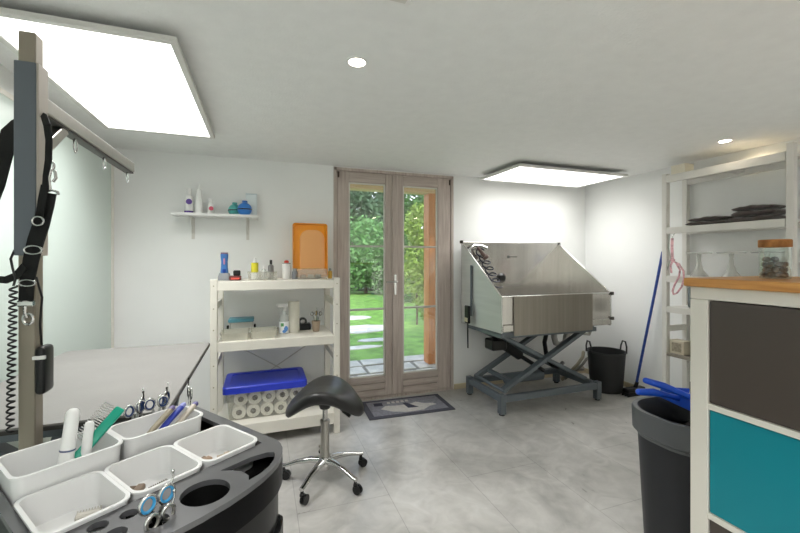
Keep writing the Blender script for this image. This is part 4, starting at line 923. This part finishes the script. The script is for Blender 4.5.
m = MB(); m.strap([sp_(25, 117, 1.462), sp_(16, 122, 1.455), sp_(9, 130, 1.44), sp_(4, 155, 1.42), sp_(-4, 185, 1.41), sp_(-20, 225, 1.40)], [.02, .03, .042, .05, .05, .05], .005, side)
m.strap([sp_(-20, 225, 1.40), sp_(-18, 262, 1.39), sp_(-6, 279, 1.385), sp_(6, 280, 1.38), sp_(16, 276, 1.375), sp_(25, 266, 1.364)], [.03, .026, .022, .02, .02, .02], .006, (0, 0, 1)); m.build('webbing', M_web, bs)

# ================================================================ TROLLEY
TA = math.radians(35.83); T0 = Vector((.049, 1.109, 0))
TM = Matrix.Translation(T0) @ Matrix.Rotation(TA, 4, 'Z')
def tw_(u, v, z): return TM @ Vector((u, v, z))
TI = TM.inverted()
def on_v(px, py, v):
    """pixel -> trolley-local point on its own upright plane v = const"""
    o_ = TI @ Vector((0, 0, HC)); d = TI.to_3x3() @ ray(px, py); t_ = (v-o_.y)/d.y; return o_+d*t_
tl = thing('grooming_trolley', 'black grooming tool trolley with open tray top in the foreground', 'trolley', T0, TA)
FRONT = [(-.508, -.015), (-.478, -.058), (-.455, -.083), (-.42, -.105), (-.38, -.119), (-.342, -.127), (-.289, -.130), (-.23, -.128), (-.18, -.121), (-.137, -.111), (-.105, -.099), (-.076, -.085), (-.055, -.069), (-.037, -.053), (-.021, -.033), (-.009, -.010), (-.002, .012)]
def bow(u):
    for (a, b), (c, d) in zip(FRONT, FRONT[1:]):
        if a <= u <= c: return b+(d-b)*(u-a)/(c-a)
    return -.03
outer = FRONT+[(.0, .44), (-.010, .455), (-.496, .455), (-.508, .44)]
slot = [(-.178, -.004), (-.164, -.022), (-.150, -.05), (-.152, -.078), (-.163, -.094), (-.13, -.092), (-.10, -.082), (-.074, -.066), (-.056, -.048), (-.050, -.036), (-.06, -.022), (-.1, -.008)]
holes = [circ(-.243, -.058, .049), slot, circ(-.414, .004, .017, n=16), circ(-.366, -.004, .016, n=16), circ(-.402, -.045, .018, n=16), circ(-.344, -.070, .021, n=16),
         [(-.490, .034), (-.036, .034), (-.036, .388), (-.490, .388)]]
holes += [rrect(.13, .042, .018, -.152, .418), circ(-.037, .418, .018, n=14), circ(-.30, .418, .018, n=16), circ(-.40, .418, .018, n=16)]
m = MB(); m.plate(outer, holes, .838, .85); m.build('tray_top', mat('tray_reflection_grey', '#565658', .28, coat=.5), tl)  # tray is gloss black; grey base colour stands for its reflections
ins = [(x*.985-.004, y*.985+.004) for x, y in outer]
m = MB(); n_ = len(outer); t_ = m.bm
a_ = [t_.verts.new((x, y, .8375)) for x, y in outer]; b2 = [t_.verts.new((x, y, .775)) for x, y in outer]; c2 = [t_.verts.new((x, y, .775)) for x, y in ins]; d2 = [t_.verts.new((x, y, .8375)) for x, y in ins]
for A, B in ((a_, b2), (b2, c2), (c2, d2), (d2, a_)):
    for k in range(n_): t_.faces.new((A[k], A[(k+1) % n_], B[(k+1) % n_], B[k]))
bmesh.ops.recalc_face_normals(t_, faces=t_.faces); m.prism(ins, .7755, .7795); m.build('skirt', mat('skirt_black', '#08080a', .3, spec=.15), tl)
inb = [(x*.97-.007, y*.96+.008) for x, y in outer]
m = MB(); m.prism(inb, .09, .7745); m.build('body', M_black, tl)
for k in range(4):
    z = .12+.14*k; poly = [(-.455+.43*q/12, bow(-.455+.43*q/12)-.001) for q in range(13)]+[(-.025, .03), (-.455, .03)]
    m = MB(); m.prism([(x, y-.002) for x, y in poly], z, z+.135, bev=.003); dr = m.build('drawer', mat('skirt_black', '#08080a', .3, spec=.15), tl)
    m = MB(); m.tube([(-.30, bow(-.30)-.002, z+.11), (-.2425, bow(-.2425)-.018, z+.11), (-.185, bow(-.185)-.002, z+.11)], .006, 8); m.build('pull', M_black, dr)
sc_ = MB(); sc_.lathe([(0, .782), (.051, .782), (.051, .837), (.0495, .837), (.0495, .785), (0, .785)], (-.243, -.058, 0)); sc_.build('dryer_cup', mat('matt_black', '#0b0b0b', .8, spec=.2), tl)
MB().box(-.494, -.02, .01, .392, .780, .7895).build('bin_well', mat('matt_black', '#0b0b0b', .8, spec=.2), tl)
for x, y in ((-.43, -.02), (-.05, -.02), (-.43, .39), (-.05, .39)):
    m = MB(); m.cyl((x, y, .05), (x, y, .09), .012); m.cyl((x-.012, y, .03), (x+.012, y, .03), .03); m.build('castor', M_black, tl)

def tbin(label, u0, u1, v0, v1, z0, z1, group=None):
    c = tw_((u0+u1)/2, (v0+v1)/2, z0)
    t = thing('tool_bin', label, 'bin', c, TA, group); m = MB(); m.loft(tray_loops(u1-u0-.008, v1-v0-.008, z1-z0, .005, .024, .0035, .0038)); m.build('bin_shell', M_whitebin, t, ang=50); return c
tbin('white tool bin at the front left of the trolley', -.492, -.342, .030, .221, .79, .860)
tbin('white tool bin in the front middle of the trolley, with clipper blades', -.342, -.190, .032, .219, .79, .860)
tbin('white tool bin at the front right of the trolley', -.190, -.037, .034, .217, .79, .860)
tbin('taller white bin at back left of the trolley, holding the brushes', -.492, -.286, .224, .388, .79, .898)
tbin('taller white bin at back right of the trolley, holding nail tools', -.284, -.076, .238, .376, .79, .895)
FZ = .7945
for i, (u, v, a, c_, lab) in enumerate(((-.43, .11, .3, '#a8a49c', 'grey clear comb attachment lying left in the front left bin'), (-.385, .15, -.4, '#bdb8ae', 'pale comb attachment lying right in the front left bin'), (-.29, .16, .8, '#7c6a58', 'brown comb attachment in the front middle bin, at its back'), (-.245, .13, .1, '#8a8680', 'grey metal blade attachment in front middle bin'), (-.13, .16, .2, '#9a826c', 'tan comb attachment in the front right bin'), (-.08, .13, 1.2, '#b5a793', 'pale tan comb attachment in front right bin, beside the tan one'))):
    t = thing('clipper_comb', lab, 'comb', tw_(u, v, FZ), TA+a); mm = mat('comb_%d' % i, c_, .4)
    m = MB(); m.box(-.022, .022, -.012, .006, 0, .014, .003); m.build('comb_spine', mm, t)
    m = MB()
    for q in range(9): m.box(-.0215+.005*q, -.0190+.005*q, .006, .022, .001, .009)
    m.build('teeth', mm, t)
# brushes standing in the back left bin
def handle_tool(label, pa, pb, r, band):
    t = thing('brush_handle', label, 'brush', pa); d = pb-pa; L = d.length
    t.rotation_euler = d.to_track_quat('Z', 'Y').to_euler()
    MB().lathe([(0, 0), (r*1.02, 0), (r*1.03, L*.4), (r*.98, L*.7), (r*.95, L-r*1.0), (r*.85, L-r*.5), (r*.55, L-r*.15), (0, L)], n=20).build('handle', M_whitepl, t, ang=60)
    if band: MB().lathe([(r*1.035, L*.50), (r*1.09, L*.51), (r*1.035, L*.52)]).build('blue_band', mat('slate_blue_band', '#4b5a80', .4), t)
handle_tool('large white round ended brush handle with blue band standing in the bin', tw_(-.394, .295, .80), tw_(-.369, .30, .992), .0145, True)
handle_tool('smaller white round ended handle right of the large one', tw_(-.355, .295, .80), tw_(-.337, .30, .951), .0105, False)
# teal rake comb
pa = tw_(*on_v(76, 459, .30)); pb = tw_(*on_v(121, 408, .325)); d = pb-pa; L = d.length
tc_ = thing('rake_comb', 'teal grooming comb with long metal pins leaning in the bin', 'comb', pa); 
zx = d.normalized(); yx = Vector((CS*-.2+SN, CS+.2*SN, 0)); yx = (yx-zx*yx.dot(zx)).normalized(); xx = yx.cross(zx)
tc_.rotation_euler = Matrix((xx, yx, zx)).transposed().to_euler()
MB().box(-.012, .012, -.007, .007, 0, L, .005, 3).build('spine', mat('teal_comb', '#159a80', .35), tc_)
m = MB()
for k in range(17):
    for s in (-.003, .003): m.cyl((-.012, s, L*.28+L*.68*k/16), (-.042, s, L*.28+L*.68*k/16), .0011, .0008, 5)
m.build('pins', M_chrome, tc_)
# nail tools in the back right bin
for i, (p0_, p1_, col, tip, lab) in enumerate((((147, 436), (174, 406), '#8f8673', '#6b5f8c', 'grey beige nail file with purple tip, left in the back right bin'), ((158, 433), (185, 403), '#2f3f9c', '#8a8fc8', 'dark blue toothbrush handle in the middle of the back right bin'), ((174, 428), (197, 402), '#b9b0a2', '#544c86', 'pale handle with purple tip, right in the back right bin'))):
    a_, b2 = tw_(*on_v(*p0_, .285)), tw_(*on_v(*p1_, .318)); a_ = a_ if a_.z > .81 else a_; d = b2-a_
    t = thing('nail_tool', lab, 'tool', a_); t.rotation_euler = d.to_track_quat('Z', 'Y').to_euler(); L = d.length
    m = MB(); m.loft([[(x, y, z) for x, y in rrect(w, w*.7, w*.3)] for w, z in ((.013, 0), (.017, L*.3), (.018, L*.8), (.017, L*.86))]); m.build('shaft', mat('tool_shaft_%d' % i, col, .4), t)
    m = MB(); m.loft([[(x, y, z) for x, y in rrect(w, w*.7, w*.3)] for w, z in ((.0172, L*.861), (.0165, L*.95), (.008, L))]); m.build('tip', mat('tool_tip_%d' % i, tip, .4), t)
# scissors in the back row of holes
for i, (u_, v_, rz, tm, lab) in enumerate(((-.194, .414, .2, M_rblk, 'dark blue ringed scissors at the left of the back scissors row'), (-.170, .426, .9, M_whitepl, 'blue ringed scissors with white rest, second in the back row'), (-.138, .412, -.3, M_rblk, 'blue ringed scissors in the middle of the back row'), (-.110, .424, .6, M_whitepl, 'blue ringed scissors with white rest, fourth in the back row'), (-.037, .418, 1.2, M_rblk, 'steel scissors at the right end of the back row'))):
    scissors(lab, tw_(u_, v_, .856), (.05*(-1)**i, .06*(i-2)*.5, TA+rz), M_rblue if i < 4 else M_rblk, tm, 1, 'scissors in the back row of the trolley')
# two scissors standing in a front hole
scissors('scissors with bright blue finger rings standing in a front trolley hole', tw_(-.342, -.062, .831), (.08, .0, TA+.05), M_rbright, M_chrome, 1.05, 'scissors in the front trolley hole')
scissors('plain steel scissors just before the blue ringed ones, lower in the hole', tw_(-.345, -.078, .806), (.04, .05, TA+.15), M_alu, M_chrome, .95, 'scissors in the front trolley hole')

# ================================================================ WORLD, SUN, CAMERA
w = bpy.data.worlds.new('sky'); bpy.context.scene.world = w; w.use_nodes = True; nt = w.node_tree
bg = nt.nodes['Background']
tc = nt.nodes.new('ShaderNodeTexCoord'); sp = nt.nodes.new('ShaderNodeSeparateXYZ'); rp = nt.nodes.new('ShaderNodeValToRGB')
rp.color_ramp.elements[0].position = 0; rp.color_ramp.elements[0].color = (.95, .97, 1, 1); rp.color_ramp.elements[1].position = .6; rp.color_ramp.elements[1].color = (.55, .73, 1, 1)
nt.links.new(tc.outputs['Generated'], sp.inputs[0]); nt.links.new(sp.outputs['Z'], rp.inputs['Fac']); nt.links.new(rp.outputs[0], bg.inputs['Color'])
bg.inputs['Strength'].default_value = 1.9
sl = bpy.data.lights.new('sun', 'SUN'); sl.energy = 2.5; sl.angle = math.radians(8); sl.color = (1, .95, .86)
so = bpy.data.objects.new('sun', sl); C.objects.link(so); so.rotation_euler = (math.radians(38), math.radians(-18), math.radians(10)); so.location = (0, 10, 20)

cam = bpy.data.cameras.new('camera'); co = bpy.data.objects.new('camera', cam); C.objects.link(co)
cam.sensor_fit = 'HORIZONTAL'; cam.sensor_width = 36; cam.lens = FPX/800*36
cam.shift_y = -(266.5-CY)/800; cam.clip_start = .02; cam.clip_end = 200
co.location = (0, 0, HC); co.rotation_euler = (PI/2, 0, -TH)
sc = bpy.context.scene; sc.camera = co
sc.view_settings.view_transform = 'Standard'; sc.view_settings.look = 'None'; sc.view_settings.gamma = 1; sc.view_settings.use_curve_mapping = False
sc.view_settings.exposure = .32
